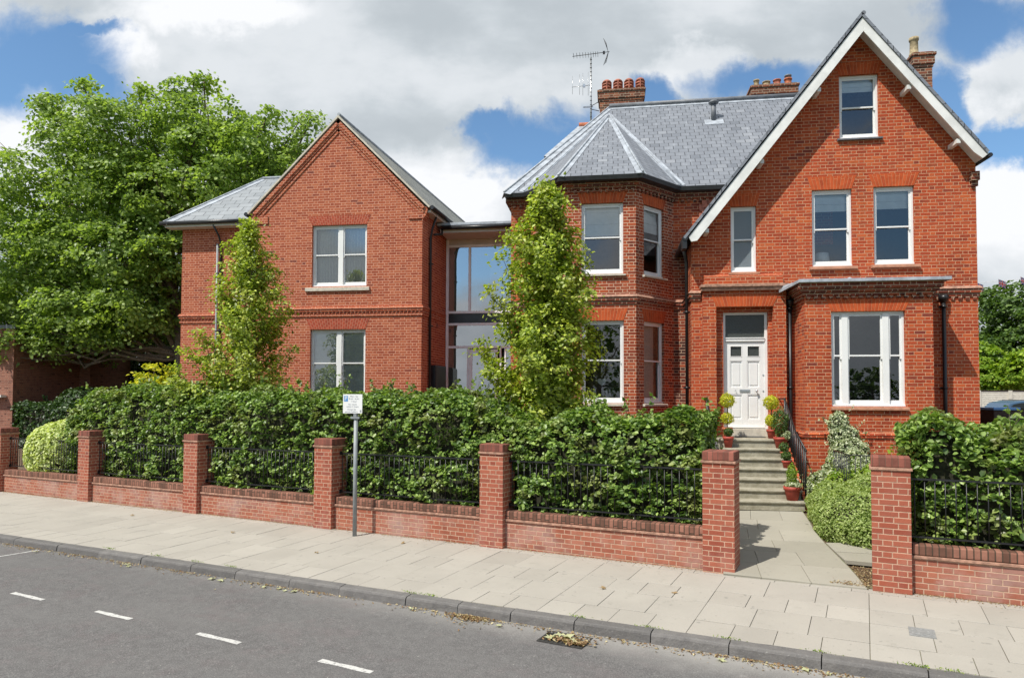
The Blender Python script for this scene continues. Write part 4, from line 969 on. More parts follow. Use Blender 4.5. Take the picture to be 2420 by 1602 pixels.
rf.slab([apx, aR, rk(aR, 12.8), rk(apx, 12.8)], .05)
rs = rf.build('side_roof', 'slate_side', G, go)
rf = MB()
aL = (gx0 - .26, YL - .06, ez + .02)
rf.slab([aL, apx, rk(apx, 12.8), rk(aL, 12.8)], .05)
eL = (-14.18, 19.66, 8.02); rL = (-11.95, 21.75, 10.0)
rf.slab([eL, (gx0 + .05, 19.66, 8.02), (gx0 + 2.1, 21.75, 10.0), rL], .05); rf.slab([(-14.18, 32, 8.02), eL, rL, (-11.95, 30, 10.0)], .05)
rn = rf.build('roof', 'slate_new', G, go)
fl = MB(); ribbon(fl, eL, rL, (gx0, 19.66, 8.02), .24, .16); ribbon(fl, eL, rL, (-14.18, 30, 8.02), .2, .2); fl.tube([(eL[0], eL[1], eL[2] + .03), (rL[0], rL[1], rL[2] + .03)], .03, 8); fl.tube([(rL[0], rL[1], rL[2] + .03), (gx0 + 2, 21.75, 10.03)], .04, 8)
fl.tube([(gax, YL - .06, 10.78), (gax + .079 * 12.8, YL + 12.8, 10.78)], .05, 8)
fl.build('hip_flashing', 'lead', rn)
vg = MB()
for (a, b) in ((apx, aR), (apx, aL)):
    a, b = Vector(a), Vector(b); d_ = (b - a).normalized(); n_ = Vector((-d_.z, 0, d_.x)); n_ = n_ if n_.z < 0 else -n_
    e = b - d_ * .02
    P = [(a.x, a.z - .02), (e.x, e.z - .02), ((e + n_ * .05).x, (e + n_ * .05).z - .02), (a.x, a.z - .09)]
    if b.x > a.x: P.reverse()
    vg.prism(P, YL - .10, YL - .03)
vg.build('verge', 'stone_sill', G, go)
gt = MB(); gt.tube([(gx1 + .30, YL - .08, 7.92), (gx1 + .30 + .079 * 4.6, YL + 4.6, 7.92)], .062, 8); gt.build('gutter', 'gutter_black', G, go); gt = MB(); gt.tube([(-14.24, 19.6, 7.98), (gx0 - .2, 19.6, 7.98)], .062, 8); gt.tube([(gx0 - .30, YL - .08, 7.92), (gx0 - .30, 19.6, 7.92)], .062, 8)
gt.build('gutter', 'gutter_black', G, go)
fb = MB(); fb.box(-14.12, gx0, 19.66, 20.0, 7.86, 7.93); fb.build('soffit', 'soffit_white', G, go); fb = MB(); T_ = frame((gx1, YL + .05), SK); fb.box(0, 3.5, -.24, 0, 7.80, 7.87, T_); fb.build('soffit', 'soffit_white', G, go)
downpipe(G, go, gx1 + .10, 19.35, .3, 7.2, r=.036, swan=(.16, 0, .6)); downpipe(G, go, -12.46, 19.93, .3, 7.35, r=.036, mat='galv'); downpipe(G, go, -12.36, 19.96, .3, 7.35, r=.03, swan=(-.1, -.3, .55))
mbx = MB(); mbx.box(.75, 1.75, -.16, -.001, 2.70, 3.45, TS); mbx.box(.79, 1.71, -.175, -.16, 2.74, 3.41, TS); mbx.build('meter_box', 'gutter_black', G, go, bevel=.01)
bp_ = MB(); bp_.box(1.25, 1.4, -.05, -.001, 4.62, 4.72, TS); bp_.build('flue_terminal', 'pot_flue', G, go)

# ------------------------------------------------------------------ the glazed link between them
K = empty('glazed_link', (-4, 21, .3), 'two-storey glass link with flat roof between the two brick buildings', 'entrance link')
ko = neg(K); YK = 20.95; kx0, kx1 = -5.23, -2.73
r_ = MB(); r_.box(-5.30, kx1 - .002, 19.96, 26, 7.70, 7.78); kr = r_.build('flat_roof', 'lead', K, ko, bevel=.006)
r_ = MB(); r_.box(-5.12, kx1 - .002, 19.92, 20.02, 7.61, 7.695); r_.tube([(-5.1, 19.93, 7.62), (kx1 - .01, 19.93, 7.62)], .06, 8); r_.tube([(-5.12, 19.93, 7.6), (-5.12, 19.93, 7.42), (-5.28, 19.6, 7.34)], .036, 8); r_.build('gutter', 'gutter_black', K, ko)
r_ = MB(); r_.box(-5.2, kx1 - .002, 20.02, 20.06, 7.49, 7.61); r_.box(-5.2, kx1 - .002, 20.06, YK + .1, 7.49, 7.53); r_.build('soffit', 'soffit_white', K, ko)
f = MB(); fy0, fy1 = YK - .04, YK + .04
def bar(x0, x1, z0, z1, y0=fy0, y1=fy1): f.box(x0, x1, y0, y1, z0, z1)
bar(kx0, kx0 + .08, .4, 7.485); bar(kx1 - .07, kx1 - .004, .4, 7.485)
for z in (7.245, 5.15, 4.77, 4.05): bar(kx0 + .08, kx1 - .07, z - .01, z + .065)
bar(-4.51, -4.435, 5.215, 7.235); bar(-4.54, -4.47, .4, 4.04)
bar(-3.50, -3.45, .4, 4.05); bar(-3.35, -3.30, .4, 4.05)
kf = f.build('frame', 'alu_frame', K, ko, bevel=.003)
f = MB(); bar(kx0 + .06, kx1 - .06, 7.30, 7.485, YK - .01, YK + .02); f.build('head_panel', 'soffit_white', K, ko)
f = MB(); bar(kx0 + .06, kx1 - .06, 4.825, 5.15, YK - .005, YK + .015); f.build('spandrel', 'gutter_black', K, ko)
f = MB(); bar(-4.465, -4.37, .45, 4.0, YK - .06, YK - .015); bar(-3.64, -3.56, .45, 4.0, YK - .06, YK - .015); bar(-4.37, -3.64, 3.91, 4.0, YK - .06, YK - .015); bar(-4.37, -3.64, .45, .65, YK - .06, YK - .015)
kd = f.build('door', 'alu_frame', K, ko, bevel=.003)
q = MB(); q.face([(-4.37, YK - .035, .65), (-3.64, YK - .035, .65), (-3.64, YK - .035, 3.91), (-4.37, YK - .035, 3.91)]); q.build('pane', 'glass_modern', kd)
q = MB(); q.tube([(-4.41, YK - .06, 1.9), (-4.41, YK - .1, 1.92), (-4.41, YK - .1, 2.2), (-4.41, YK - .06, 2.22)], .012, 8); q.build('handle', 'black_iron', kd)
for (a, b, z0, z1) in ((kx0 + .06, -4.50, 5.205, 7.245), (-4.445, kx1 - .06, 5.205, 7.245), (kx0 + .06, kx1 - .06, 4.105, 4.77), (kx0 + .06, -4.53, .4, 4.05), (-3.3, kx1 - .06, .4, 4.05)):
    q = MB(); q.face([(a, YK, z0), (b, YK, z0), (b, YK, z1), (a, YK, z1)]); q.build('pane', 'glass_modern', K, ko)
q = MB(); q.box(kx0 + .01, -4.86, YK + .06, 24, .4, 7.4); q.build('side_wall', 'beige', K, ko)
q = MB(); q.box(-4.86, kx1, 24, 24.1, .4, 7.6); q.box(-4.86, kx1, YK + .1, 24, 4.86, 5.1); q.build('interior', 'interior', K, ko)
q = MB(); q.tube([(-4.86, YK + .35, 6.1), (kx1 - .1, YK + .35, 6.1)], .02, 6)
for i in range(16): q.tube([(-4.8 + i * .125, YK + .35, 5.1), (-4.8 + i * .125, YK + .35, 6.1)], .008, 5)
q.build('balustrade', 'steel', K, ko)
q = MB(); q.box(-4.0, -3.2, YK + 1.0, YK + 1.06, 5.9, 7.2); q.build('notice_board', 'interior_light', K, ko)
# ------------------------------------------------------------------ foliage helpers
def unit(a): return a / np.maximum(1e-6, np.linalg.norm(a, axis=1))[:, None]
def leaf_mesh(name, P, Nn, size, mat, asp=.58, fold=.10, parent=None, off=(0, 0, 0)):
    n = len(P); Nn = unit(Nn); rd = rng.normal(size=(n, 3)); d = unit(rd - Nn * (rd * Nn).sum(1)[:, None]); w_ = np.cross(Nn, d); s_ = size[:, None]
    V = np.empty((n, 6, 3)); hw = asp * .5
    V[:, 0] = P - d * s_ * .5; V[:, 3] = P + d * s_ * .5 - Nn * s_ * .08
    V[:, 1] = P - d * s_ * .22 + w_ * s_ * hw * .85 + Nn * s_ * fold; V[:, 2] = P + d * s_ * .15 + w_ * s_ * hw + Nn * s_ * fold
    V[:, 5] = P - d * s_ * .22 - w_ * s_ * hw * .85 + Nn * s_ * fold; V[:, 4] = P + d * s_ * .15 - w_ * s_ * hw + Nn * s_ * fold
    V -= np.array(off if parent is None else [-o for o in off]) * 0
    me = bpy.data.meshes.new(name); me.vertices.add(n * 6); me.vertices.foreach_set('co', V.reshape(-1))
    me.loops.add(n * 8); me.polygons.add(n * 2)
    b = (np.arange(n) * 6)[:, None]; li = (b + np.array([0, 1, 2, 3, 0, 3, 4, 5])[None, :]).reshape(-1)
    me.loops.foreach_set('vertex_index', li.astype(np.int32)); me.polygons.foreach_set('loop_start', (np.arange(n * 2) * 4).astype(np.int32)); me.polygons.foreach_set('loop_total', np.full(n * 2, 4, dtype=np.int32))
    me.update(); me.validate(); me.materials.append(MATS[mat])
    o = bpy.data.objects.new(name, me); COL.objects.link(o)
    if parent: o.parent = parent
    o.location = off
    return o
def sprays(C, O, n_per, rad, flat=.35, tilt=.5, nj=.55):
    """C centres (M,3), O outward directions; leaves lie in flattened discs that tip outwards"""
    M = len(C); O = unit(O); A = unit(O * tilt + np.array([0, 0, 1.]) + rng.normal(size=(M, 3)) * .25)
    C2 = np.repeat(C, n_per, 0); A2 = np.repeat(A, n_per, 0); R2 = np.repeat(rad, n_per)[:, None] if np.ndim(rad) else rad
    r = rng.normal(size=(M * n_per, 3)) * .5; k = (r * A2).sum(1)[:, None]; r = r - A2 * k * (1 - flat)
    dist = np.linalg.norm(r, axis=1)[:, None]
    P = C2 + r * R2 - A2 * (dist ** 2) * .18 * R2
    Nn = A2 + rng.normal(size=P.shape) * nj + np.repeat(O, n_per, 0) * .25
    return P, Nn
def blob_shell(c, r, M, squash=.85, inner=.55):
    d = unit(rng.normal(size=(M, 3))); rr_ = r * (inner + (1 - inner) * rng.random(M) ** .6)
    return np.array(c) + d * rr_[:, None] * np.array([1, 1, squash]), d
def branch(mb, a, b, r0, r1, n=5, wob=.12, seg=6, sag=0.):
    a, b = Vector(a), Vector(b); L = (b - a).length; P = []; Rr = []
    for i in range(seg + 1):
        t = i / seg; p = a.lerp(b, t)
        if 0 < i < seg: p = p + Vector([random.uniform(-1, 1) for _ in range(3)]) * wob * L * .35 * math.sin(math.pi * t)
        p.z += sag * math.sin(math.pi * t) * L; P.append(p); Rr.append(r0 + (r1 - r0) * t)
    mb.tube(P, Rr, n); return P

# ------------------------------------------------------------------ the big maple behind the annexe
T_ = empty('maple_tree', (-18.6, 27.6, .2), 'big broad bright green maple behind the left end of the newer brick building', 'tree')
to = neg(T_)
BL = [(-21.34, 14.3, 2.05), (-23.84, 13.8, 1.79), (-18.89, 14.7, 1.61), (-17.26, 13.5, 1.87), (-15.08, 13.1, 1.55), (-13.35, 13.2, 1.14), (-25.5, 12.2, 1.82), (-22.3, 11.62, 2.48), (-19.22, 11.5, 2.6), (-16.03, 11.6, 2.14), (-26.6, 10.06, 1.94), (-23.71, 9.2, 2.5), (-20.78, 8.74, 2.43), (-26.43, 7.36, 2.14), (-23.21, 6.54, 2.18), (-20.52, 6.5, 1.62), (-25.07, 5.3, 1.27), (-18.35, 8.68, 1.98), (-12.95, 14.1, .57), (-18.4, 15.9, .75), (-17.6, 16.25, .45), (-22.74, 16.1, .35), (-20.34, 15.75, .5), (-26.9, 4.2, .55), (-25.17, 15.3, .6), (-16.08, 14.3, .98), (-24.31, 15.2, .8), (-14.13, 14.1, .6), (-28.3, 11.6, 1.2), (-21.29, 12.53, 1.64), (-21.09, 5.0, .8), (-14.1, 12.0, 1.34), (-29.5, 8.5, 2.2), (-29, 6, 1.8), (-15.5, 10, 1.6), (-25.9, 4.5, .6), (-24.4, 4.8, .85), (-22.6, 5.0, .9), (-26.6, 5.0, .9), (-19.4, 6.2, 1.2), (-27.4, 3.9, .4), (-21.5, 5.6, 1.2), (-20.2, 5.9, 1.0), (-23.6, 5.6, 1.1)]
Cs, Os, tk = [], [], MB()
trunk_top = (-18.9, 27.6, 6.0); tk.tube([(-18.6, 27.6, -.1), (-18.55, 27.6, .6), (-18.7, 27.6, 3.), trunk_top], [.55, .42, .37, .33], 12)
for (x, z, r) in BL:
    for (dy, sc) in ((0., 1.), (2.6, .85), (-1.7, .7)):
        if dy and r < 1.2: continue
        c = (x + random.uniform(-.3, .3), 27.5 + dy + random.uniform(-.5, .5) - (.8 if dy == 0 and r < 1. else 0), z - abs(dy) * .15)
        M = int(14.5 * (r * sc) ** 2) + 5
        a, o_ = blob_shell(c, r * sc * 1.02, M, .8, .5); Cs.append(a); Os.append(o_)
        if dy == 0:
            P_ = branch(tk, trunk_top if z > 7 else (-18.7, 27.6, 4.2), c, .15 if r > 1.5 else .09, .03, 6, .16, 8)
            for _ in range(5 if r > 1.2 else 2):
                q = Vector(c) + Vector([random.uniform(-1, 1) * r * .9 for _ in range(3)]); branch(tk, P_[5], q, .045, .012, 4, .2, 5)
Cs = np.concatenate(Cs); Os = np.concatenate(Os)
P, Nn = sprays(Cs, Os, 42, rng.uniform(.42, .70, len(Cs)), flat=.28, tilt=.55, nj=.5)
leaf_mesh('crown', P, Nn, rng.uniform(.10, .19, len(P)), 'leaf_maple', asp=.85, parent=T_, off=to)
tk.build('trunk', 'bark', T_, to)

# ------------------------------------------------------------------ two slim garden trees
def slim_tree(loc, prof, zt, label, seed, nspray, dens, lean=0., asym=(1., 1.)):
    random.seed(seed)
    E_ = empty('slim_tree', loc, label, 'tree', 'slim young trees in the front garden'); off = neg(E_)
    tk = MB(); x0, y0, zb = loc
    ax = lambda z: Vector((x0 + lean * (z - zb) + .05 * math.sin(z * 1.7), y0 + .05 * math.cos(z * 1.3), z))
    zs = [zb - .1 + (zt - zb) * i / 10 for i in range(11)]
    tk.tube([ax(z) for z in zs], [.075 * (1 - .85 * i / 10) + .006 for i in range(11)], 8)
    C, O = [], []
    def rad(z):
        for (z0, r0), (z1, r1) in zip(prof[:-1], prof[1:]):
            if z0 <= z <= z1: return r0 + (r1 - r0) * (z - z0) / (z1 - z0)
        return prof[-1][1]
    for k in range(nspray):
        z1 = prof[0][0] + (prof[-1][0] - prof[0][0]) * ((k + random.random()) / nspray) ** 1.05
        th = k * 2.399 + random.uniform(-.4, .4); r = rad(z1) * random.choice([.45, .62, .8, .95, 1.05, 1.25])
        r *= asym[0] if math.cos(th) < 0 else asym[1]
        tip = ax(z1) + Vector((math.cos(th) * r, math.sin(th) * r, 0)); rise = r * random.uniform(.7, 1.3)
        root = ax(max(zb + .4, z1 - rise)); Pq = branch(tk, root, tip, .018, .004, 4, .12, 5, sag=-.04)
        for j, t in enumerate(np.linspace(.35, 1., max(2, int(2 + r * 4)))):
            p = root.lerp(tip, t); C.append(p + Vector([random.uniform(-.05, .05) for _ in range(3)])); O.append(Vector((math.cos(th), math.sin(th), .5)))
    C = np.array([tuple(c) for c in C]); O = np.array([tuple(o) for o in O])
    P, Nn = sprays(C, O, dens, rng.uniform(.16, .30, len(C)), flat=.55, tilt=.45, nj=.55)
    leaf_mesh('crown', P, Nn, rng.uniform(.06, .105, len(P)), 'leaf_pear', asp=.62, parent=E_, off=off)
    tk.build('trunk', 'bark', E_, off)
slim_tree((-8.98, 15.5, .2), [(1.9, .95), (2.5, 1.15), (3.1, 1.28), (3.8, 1.05), (4.4, 1.05), (4.9, .82), (5.5, .72), (6.1, .42), (6.8, .10)], 6.75, 'slimmer bronze-green young tree in front of the newer brick building', 21, 92, 56, lean=.03)
slim_tree((-1.18, 13.5, .2), [(2.1, .75), (2.7, 1.18), (3.3, 1.30), (3.9, 1.15), (4.5, 1.18), (5.1, .95), (5.7, .76), (6.2, .50), (6.75, .14)], 6.7, 'fuller yellow-green young tree in front of the canted bay', 5, 112, 74, lean=-.01, asym=(.97, .70))

# ------------------------------------------------------------------ hedges
def Wv(s, n, z): return np.stack([tw.x * s + nw.x * (DW + n), tw.y * s + nw.y * (DW + n), z], 1)
def hnoise(a, b, f, seed):
    return np.array([mnoise.noise(Vector((x * f + seed, y * f, seed * 2.7))) for x, y in zip(a, b)])
def hedge(name, label, s0, s1, n0, n1, top, dens, size, mat, seed, zb=.5, back=True, core='twig_shade', shoots=.0, group=None, off2=.10, cat='hedge'):
    mid = Wp((s0 + s1) / 2, (n0 + n1) / 2, 0); E_ = empty(name, tuple(mid), label, cat, group); off = neg(E_)
    tp = lambda s: np.interp(s, [t[0] for t in top], [t[1] for t in top])
    L = s1 - s0
    def front(N, n_face, sg):
        s = rng.uniform(s0 - .1, s1 + .1, N); t = tp(s); z = zb + (t - zb) * rng.random(N) ** .95
        b = hnoise(s, z, 1.6, seed) * .26 + hnoise(s, z, 4.5, seed + 5) * .10
        round_ = .30 * np.clip((z - (t - .45)) / .45, 0, 1) ** 2
        n = n_face + sg * (b + round_ + rng.exponential(off2 * .6, N) - .05)
        rag = rng.random(N) < .06; n = np.where(rag, n - sg * rng.uniform(0, .12, N), n)
        g_ = hnoise(s * .8, z * 1.5, 5.2, seed + 21); keep = rng.random(N) < np.clip(.62 + g_ * 2.2, .10, 1.); s, z, n = s[keep], z[keep], n[keep] - sg * np.clip(g_[keep], 0, .5) * .16; N = len(s)
        P = Wv(s, n, z); out = np.array([-nw.x * sg, -nw.y * sg, .0]); Nn = out * .45 + np.array([0, 0, 1.0]) + rng.normal(size=(N, 3)) * .5
        return P, Nn
    Ps, Ns = [], []
    hgt = float(np.mean([t[1] for t in top])) - zb
    p, n_ = front(int(L * hgt * dens), n0, 1); Ps.append(p); Ns.append(n_)
    if back: p, n_ = front(int(L * hgt * dens * .35), n1, -1); Ps.append(p); Ns.append(n_)
    N = int(L * (n1 - n0) * dens * .9); s = rng.uniform(s0 - .1, s1 + .1, N); nn_ = rng.uniform(n0, n1, N)
    z = tp(s) + hnoise(s, nn_, 1.8, seed + 9) * .22 + hnoise(s, nn_, 5., seed + 3) * .07 - rng.exponential(off2 * .5, N)
    e = np.minimum(nn_ - n0, n1 - nn_); z -= .22 * np.clip(1 - e / .3, 0, 1) ** 2
    Ps.append(Wv(s, nn_, z)); Ns.append(np.array([0, 0, 1.]) + rng.normal(size=(N, 3)) * .5)
    for (se, sg) in ((s0, -1), (s1, 1)):      # ends
        N = int((n1 - n0) * hgt * dens); nn_ = rng.uniform(n0, n1, N); z = zb + (tp(np.full(N, se)) - zb) * rng.random(N)
        s = se + sg * (hnoise(nn_, z, 2., seed + 1) * .2 - rng.exponential(off2 * .5, N)); Ps.append(Wv(s, nn_, z)); Ns.append(np.array([tw.x * sg, tw.y * sg, .5]) + rng.normal(size=(N, 3)) * .5)
    tk = MB()
    for k in range(int(L * shoots)):
        s = rng.uniform(s0, s1); n = rng.uniform(n0 + .1, n1 - .1); a = Wp(s, n, float(tp(s)) - .1); b = a + Vector((rng.uniform(-.15, .15), rng.uniform(-.12, .12), rng.uniform(.18, .48)))
        tk.tube([a, a.lerp(b, .5) + Vector((0, 0, .02)), b], [.005, .004, .002], 4)
        m_ = 16; t = rng.random(m_)[:, None]; q = np.array(a)[None, :] * (1 - t) + np.array(b)[None, :] * t + rng.normal(size=(m_, 3)) * .035; Ps.append(q); Ns.append(rng.normal(size=(m_, 3)) + np.array([0, 0, .7]))
    # stems low down
    for k in range(int(L * 2.2)):
        s = s0 + L * (k + rng.random()) / (L * 2.2); n = rng.uniform(n0 + .25, n1 - .2); a = Wp(s, n, -.1); 
        for q in range(2): b = Wp(s + rng.uniform(-.3, .3), n + rng.uniform(-.25, .2), float(tp(s)) * rng.uniform(.6, .95)); branch(tk, a, b, .02, .005, 4, .1, 4)
    P = np.concatenate(Ps); Nn = np.concatenate(Ns)
    leaf_mesh('foliage', P, Nn, rng.uniform(size * .72, size * 1.35, len(P)), mat, asp=.68, parent=E_, off=off)
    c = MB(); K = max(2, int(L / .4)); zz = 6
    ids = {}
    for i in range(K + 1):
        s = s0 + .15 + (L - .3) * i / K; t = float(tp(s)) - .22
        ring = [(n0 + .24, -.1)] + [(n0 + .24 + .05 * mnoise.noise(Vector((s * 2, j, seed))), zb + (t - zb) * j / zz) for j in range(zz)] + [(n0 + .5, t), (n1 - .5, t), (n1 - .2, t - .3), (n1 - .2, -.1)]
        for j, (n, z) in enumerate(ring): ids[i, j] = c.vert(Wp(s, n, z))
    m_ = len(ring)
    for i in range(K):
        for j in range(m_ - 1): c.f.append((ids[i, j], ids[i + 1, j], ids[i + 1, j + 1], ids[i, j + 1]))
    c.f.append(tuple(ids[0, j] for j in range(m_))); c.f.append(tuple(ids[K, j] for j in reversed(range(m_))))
    c.build('shade_core', core, E_, off); tk.build('stems', 'bark', E_, off)  # solid dark core added so gaps between the leaves read as shade
    return E_
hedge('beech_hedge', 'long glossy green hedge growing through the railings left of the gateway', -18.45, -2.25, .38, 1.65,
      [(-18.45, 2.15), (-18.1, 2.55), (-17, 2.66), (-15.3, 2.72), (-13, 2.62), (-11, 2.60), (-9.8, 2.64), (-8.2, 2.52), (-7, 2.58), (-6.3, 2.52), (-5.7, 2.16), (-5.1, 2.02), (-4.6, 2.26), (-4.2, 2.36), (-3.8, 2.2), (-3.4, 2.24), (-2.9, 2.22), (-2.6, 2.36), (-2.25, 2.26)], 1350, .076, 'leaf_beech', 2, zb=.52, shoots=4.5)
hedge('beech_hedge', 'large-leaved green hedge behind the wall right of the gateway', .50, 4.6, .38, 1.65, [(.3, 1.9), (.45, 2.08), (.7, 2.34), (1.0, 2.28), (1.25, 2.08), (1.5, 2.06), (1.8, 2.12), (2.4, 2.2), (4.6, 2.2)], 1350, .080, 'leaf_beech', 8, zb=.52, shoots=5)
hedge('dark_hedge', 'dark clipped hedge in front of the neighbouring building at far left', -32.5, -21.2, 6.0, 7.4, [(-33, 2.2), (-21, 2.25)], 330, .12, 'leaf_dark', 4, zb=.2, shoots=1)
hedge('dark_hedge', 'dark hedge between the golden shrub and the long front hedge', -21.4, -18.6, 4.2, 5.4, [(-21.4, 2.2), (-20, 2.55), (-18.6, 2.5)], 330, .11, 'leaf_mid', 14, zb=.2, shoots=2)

def mound(name, label, cat, blobs, dens, size, mat, stem_z, up=.5, asp=.6, core=True, extra=None, nj=.55, group=None, shootn=0, corem='twig_shade'):
    """blobs: (x, y, z, rx, ry, rz)"""
    x, y = blobs[0][0], blobs[0][1]; E_ = empty(name, (x, y, stem_z), label, cat, group); off = neg(E_); Ps, Ns = [], []; c = MB()
    for (bx_, by_, bz_, rx, ry, rz) in blobs:
        area = 4 * math.pi * ((rx * ry) ** 1.6 / 3 + (rx * rz) ** 1.6 / 3 + (ry * rz) ** 1.6 / 3) ** (1 / 1.6); M = int(area * dens)
        d = unit(rng.normal(size=(M, 3))); bump = 1 + .13 * np.array([mnoise.noise(Vector((q[0] * 2.6 + bx_, q[1] * 2.6, q[2] * 2.6))) for q in d]) - rng.exponential(.06, M)
        p = np.array([bx_, by_, bz_]) + d * bump[:, None] * np.array([rx, ry, rz]); keep = p[:, 2] > stem_z - .05; Ps.append(p[keep]); Ns.append((unit(d / np.array([rx, ry, rz])) + np.array([0, 0, up]) + rng.normal(size=(M, 3)) * nj)[keep])
        for _ in range(shootn):
            dd = unit(rng.normal(size=(1, 3)))[0]; dd[2] = abs(dd[2]); b0 = np.array([bx_, by_, bz_]) + dd * np.array([rx, ry, rz]); t = rng.random((8, 1)); Ps.append(b0 + (dd * .22 + np.array([0, 0, .1])) * t + rng.normal(size=(8, 3)) * .02); Ns.append(rng.normal(size=(8, 3)) + np.array([0, 0, .6]))
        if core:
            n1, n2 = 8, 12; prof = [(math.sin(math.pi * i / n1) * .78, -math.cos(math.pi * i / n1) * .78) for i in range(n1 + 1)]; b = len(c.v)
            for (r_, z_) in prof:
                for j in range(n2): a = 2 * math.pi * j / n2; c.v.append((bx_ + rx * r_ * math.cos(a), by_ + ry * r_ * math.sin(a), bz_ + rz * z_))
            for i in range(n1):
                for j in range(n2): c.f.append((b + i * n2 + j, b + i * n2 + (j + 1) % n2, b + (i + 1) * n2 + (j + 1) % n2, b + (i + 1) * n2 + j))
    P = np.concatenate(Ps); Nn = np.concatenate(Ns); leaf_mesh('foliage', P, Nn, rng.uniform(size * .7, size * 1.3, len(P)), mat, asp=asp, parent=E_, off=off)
    if core: c.build('shade_core', corem, E_, off)  # dark core stands in for the shade behind the outer leaves
    s_ = MB(); s_.tube([(x, y, stem_z - .1), (x, y, blobs[0][2])], [.05, .03], 6); s_.build('stem', 'bark', E_, off)
    return E_
v_ = Wp(-19.45, .66, 0)
vb = [(v_.x, v_.y, 1.0, .95, .55, .80), (v_.x + .35, v_.y - .1, 1.25, .62, .5, .62), (v_.x - .3, v_.y + .1, .8, .7, .5, .55)]
mound('variegated_shrub', 'rounded cream-and-green shrub behind the wall at the far left', 'shrub', vb, 900, .085, 'leaf_varieg', .1, corem='twig_shade')
GS = empty('golden_shrub', (-18.0, 24.2, .2), 'yellow-leaved shrub lit under the big maple', 'shrub'); gso = neg(GS); tk = MB(); tk.tube([(-18, 24.2, .1), (-17.9, 24.2, 2.6)], [.06, .03], 6)
C = []
for k in range(46): C.append((-17.8 + random.uniform(-.95, .95), 24.1 + random.uniform(-.5, .5), 2.3 + random.uniform(0, 1.45))); branch(tk, (-17.95, 24.2, 1.8), C[-1], .018, .005, 4)
C = np.array(C); P, Nn = sprays(C, C - np.array([-18, 24.2, 2.0]), 24, .34, flat=.3, tilt=.4, nj=.5); leaf_mesh('foliage', P, Nn, rng.uniform(.10, .17, len(P)), 'leaf_yellow', asp=.6, parent=GS, off=gso); tk.build('stem', 'bark', GS, gso)
mound('dark_foliage', 'dark leafy filler added behind the golden shrub to stand for the shade under the maple', 'shrub', [(-18.5, 29.5, 2.4, 2.6, 1.2, 2.4), (-21.5, 30.5, 2.2, 2.2, 1.2, 2.2), (-16.5, 29, 2.2, 2., 1., 2.2), (-21.6, 33.5, 4.6, 5.0, 1.2, 3.2)], 90, .2, 'leaf_dark', .1)  # foliage added to close sky gaps and stand for the maple's shade
mound('dark_foliage', 'dark leafy shrub against the neighbouring brick wall', 'shrub', [(-22.6, 26.5, 1.7, 1.5, 1., 1.2), (-21.3, 26.0, 1.6, 1.2, 1., 1.1)], 200, .13, 'leaf_dark', .1)
mound('flowering_bush', 'low lime green bush spilling over the right side of the path', 'bush', [(4.08, 12.35, .40, .72, .85, .60), (4.35, 11.75, .32, .62, .45, .42), (3.98, 13.1, .50, .50, .6, .52), (4.6, 12.9, .62, .6, .7, .58), (4.75, 12.0, .4, .5, .7, .5)], 2300, .042, 'leaf_lime', .12, nj=.7, shootn=14, corem='twig_shade')
mound('leafy_shrub', 'mid green shrub between the bush and the square bay', 'shrub', [(5.05, 13.4, .85, .62, .5, .55), (5.5, 13.0, .7, .6, .5, .7), (4.5, 14.2, .75, .45, .35, .35)], 800, .07, 'leaf_bright', .2, shootn=8)
iv = [(4.82, 15.62, 1.95, .22, .12, .28), (4.92, 15.60, 1.65, .32, .16, .32), (5.0, 15.5, 1.32, .42, .25, .36), (4.95, 15.3, 1.0, .55, .40, .42), (4.5, 15.0, .72, .55, .45, .32), (5.35, 15.1, .85, .40, .4, .40), (4.15, 14.6, .55, .35, .35, .3), (4.75, 14.6, .68, .5, .45, .40)]
mound('ivy', 'cream variegated ivy climbing the wall under the square bay window', 'climbing plant', iv, 1500, .055, 'leaf_ivy', .2, nj=.8, core=True, shootn=6, corem='twig_shade')

def bg_tree(label, x, y, zc_, r, mat, M, leafs, size, zb=.3, squash=.9, group=None, cat='tree', name='leafy_tree', blobs=7):
    E_ = empty(name, (x, y, zb), label, cat, group); off = neg(E_); tk = MB(); tk.tube([(x, y, zb - .2), (x + .1, y, zc_ * .5), (x, y, zc_)], [r * .07, r * .05, r * .03], 8); Cs, Os = [], []
    for k in range(blobs):
        th = k * 2.4; q = .58 if k else 0; c = (x + math.cos(th) * r * q, y + math.sin(th) * r * q, zc_ + r * random.uniform(-.45, .42)); rb = r * random.uniform(.42, .58)
        a, o_ = blob_shell(c, rb, M, squash, .6); Cs.append(a); Os.append(o_); branch(tk, (x, y, zc_ * .6), c, r * .025, r * .01, 5)
    Cs = np.concatenate(Cs); Os = np.concatenate(Os); P, Nn = sprays(Cs, Os, leafs, rng.uniform(.10, .16, len(Cs)) * r * .9, flat=.4)
    leaf_mesh('crown', P, Nn, rng.uniform(size * .7, size * 1.3, len(P)), mat, asp=.75, parent=E_, off=off); tk.build('trunk', 'bark', E_, off)
bg_tree('tall mid green tree behind the pale fence at far right', 27.0, 50, 6.6, 4.7, 'leaf_mid', 130, 26, .24, zb=.9)
bg_tree('large dark tree rising right of the tall gable wall', 32.5, 47, 6.8, 5.2, 'leaf_mid', 90, 20, .24, zb=.9)
bg_tree('bright lime green shrub tree just over the pale fence', 24.3, 46.5, 4.4, 2.6, 'leaf_bright', 110, 26, .20, zb=.9)
bg_tree('second bright green shrub tree along the pale fence', 28.3, 45.5, 4.2, 2.4, 'leaf_bright', 70, 20, .20, zb=.9)
bg_tree('dense green tree behind the neighbouring building', -31, 36, 6.0, 4.5, 'leaf_dark', 60, 20, .26, zb=.2)
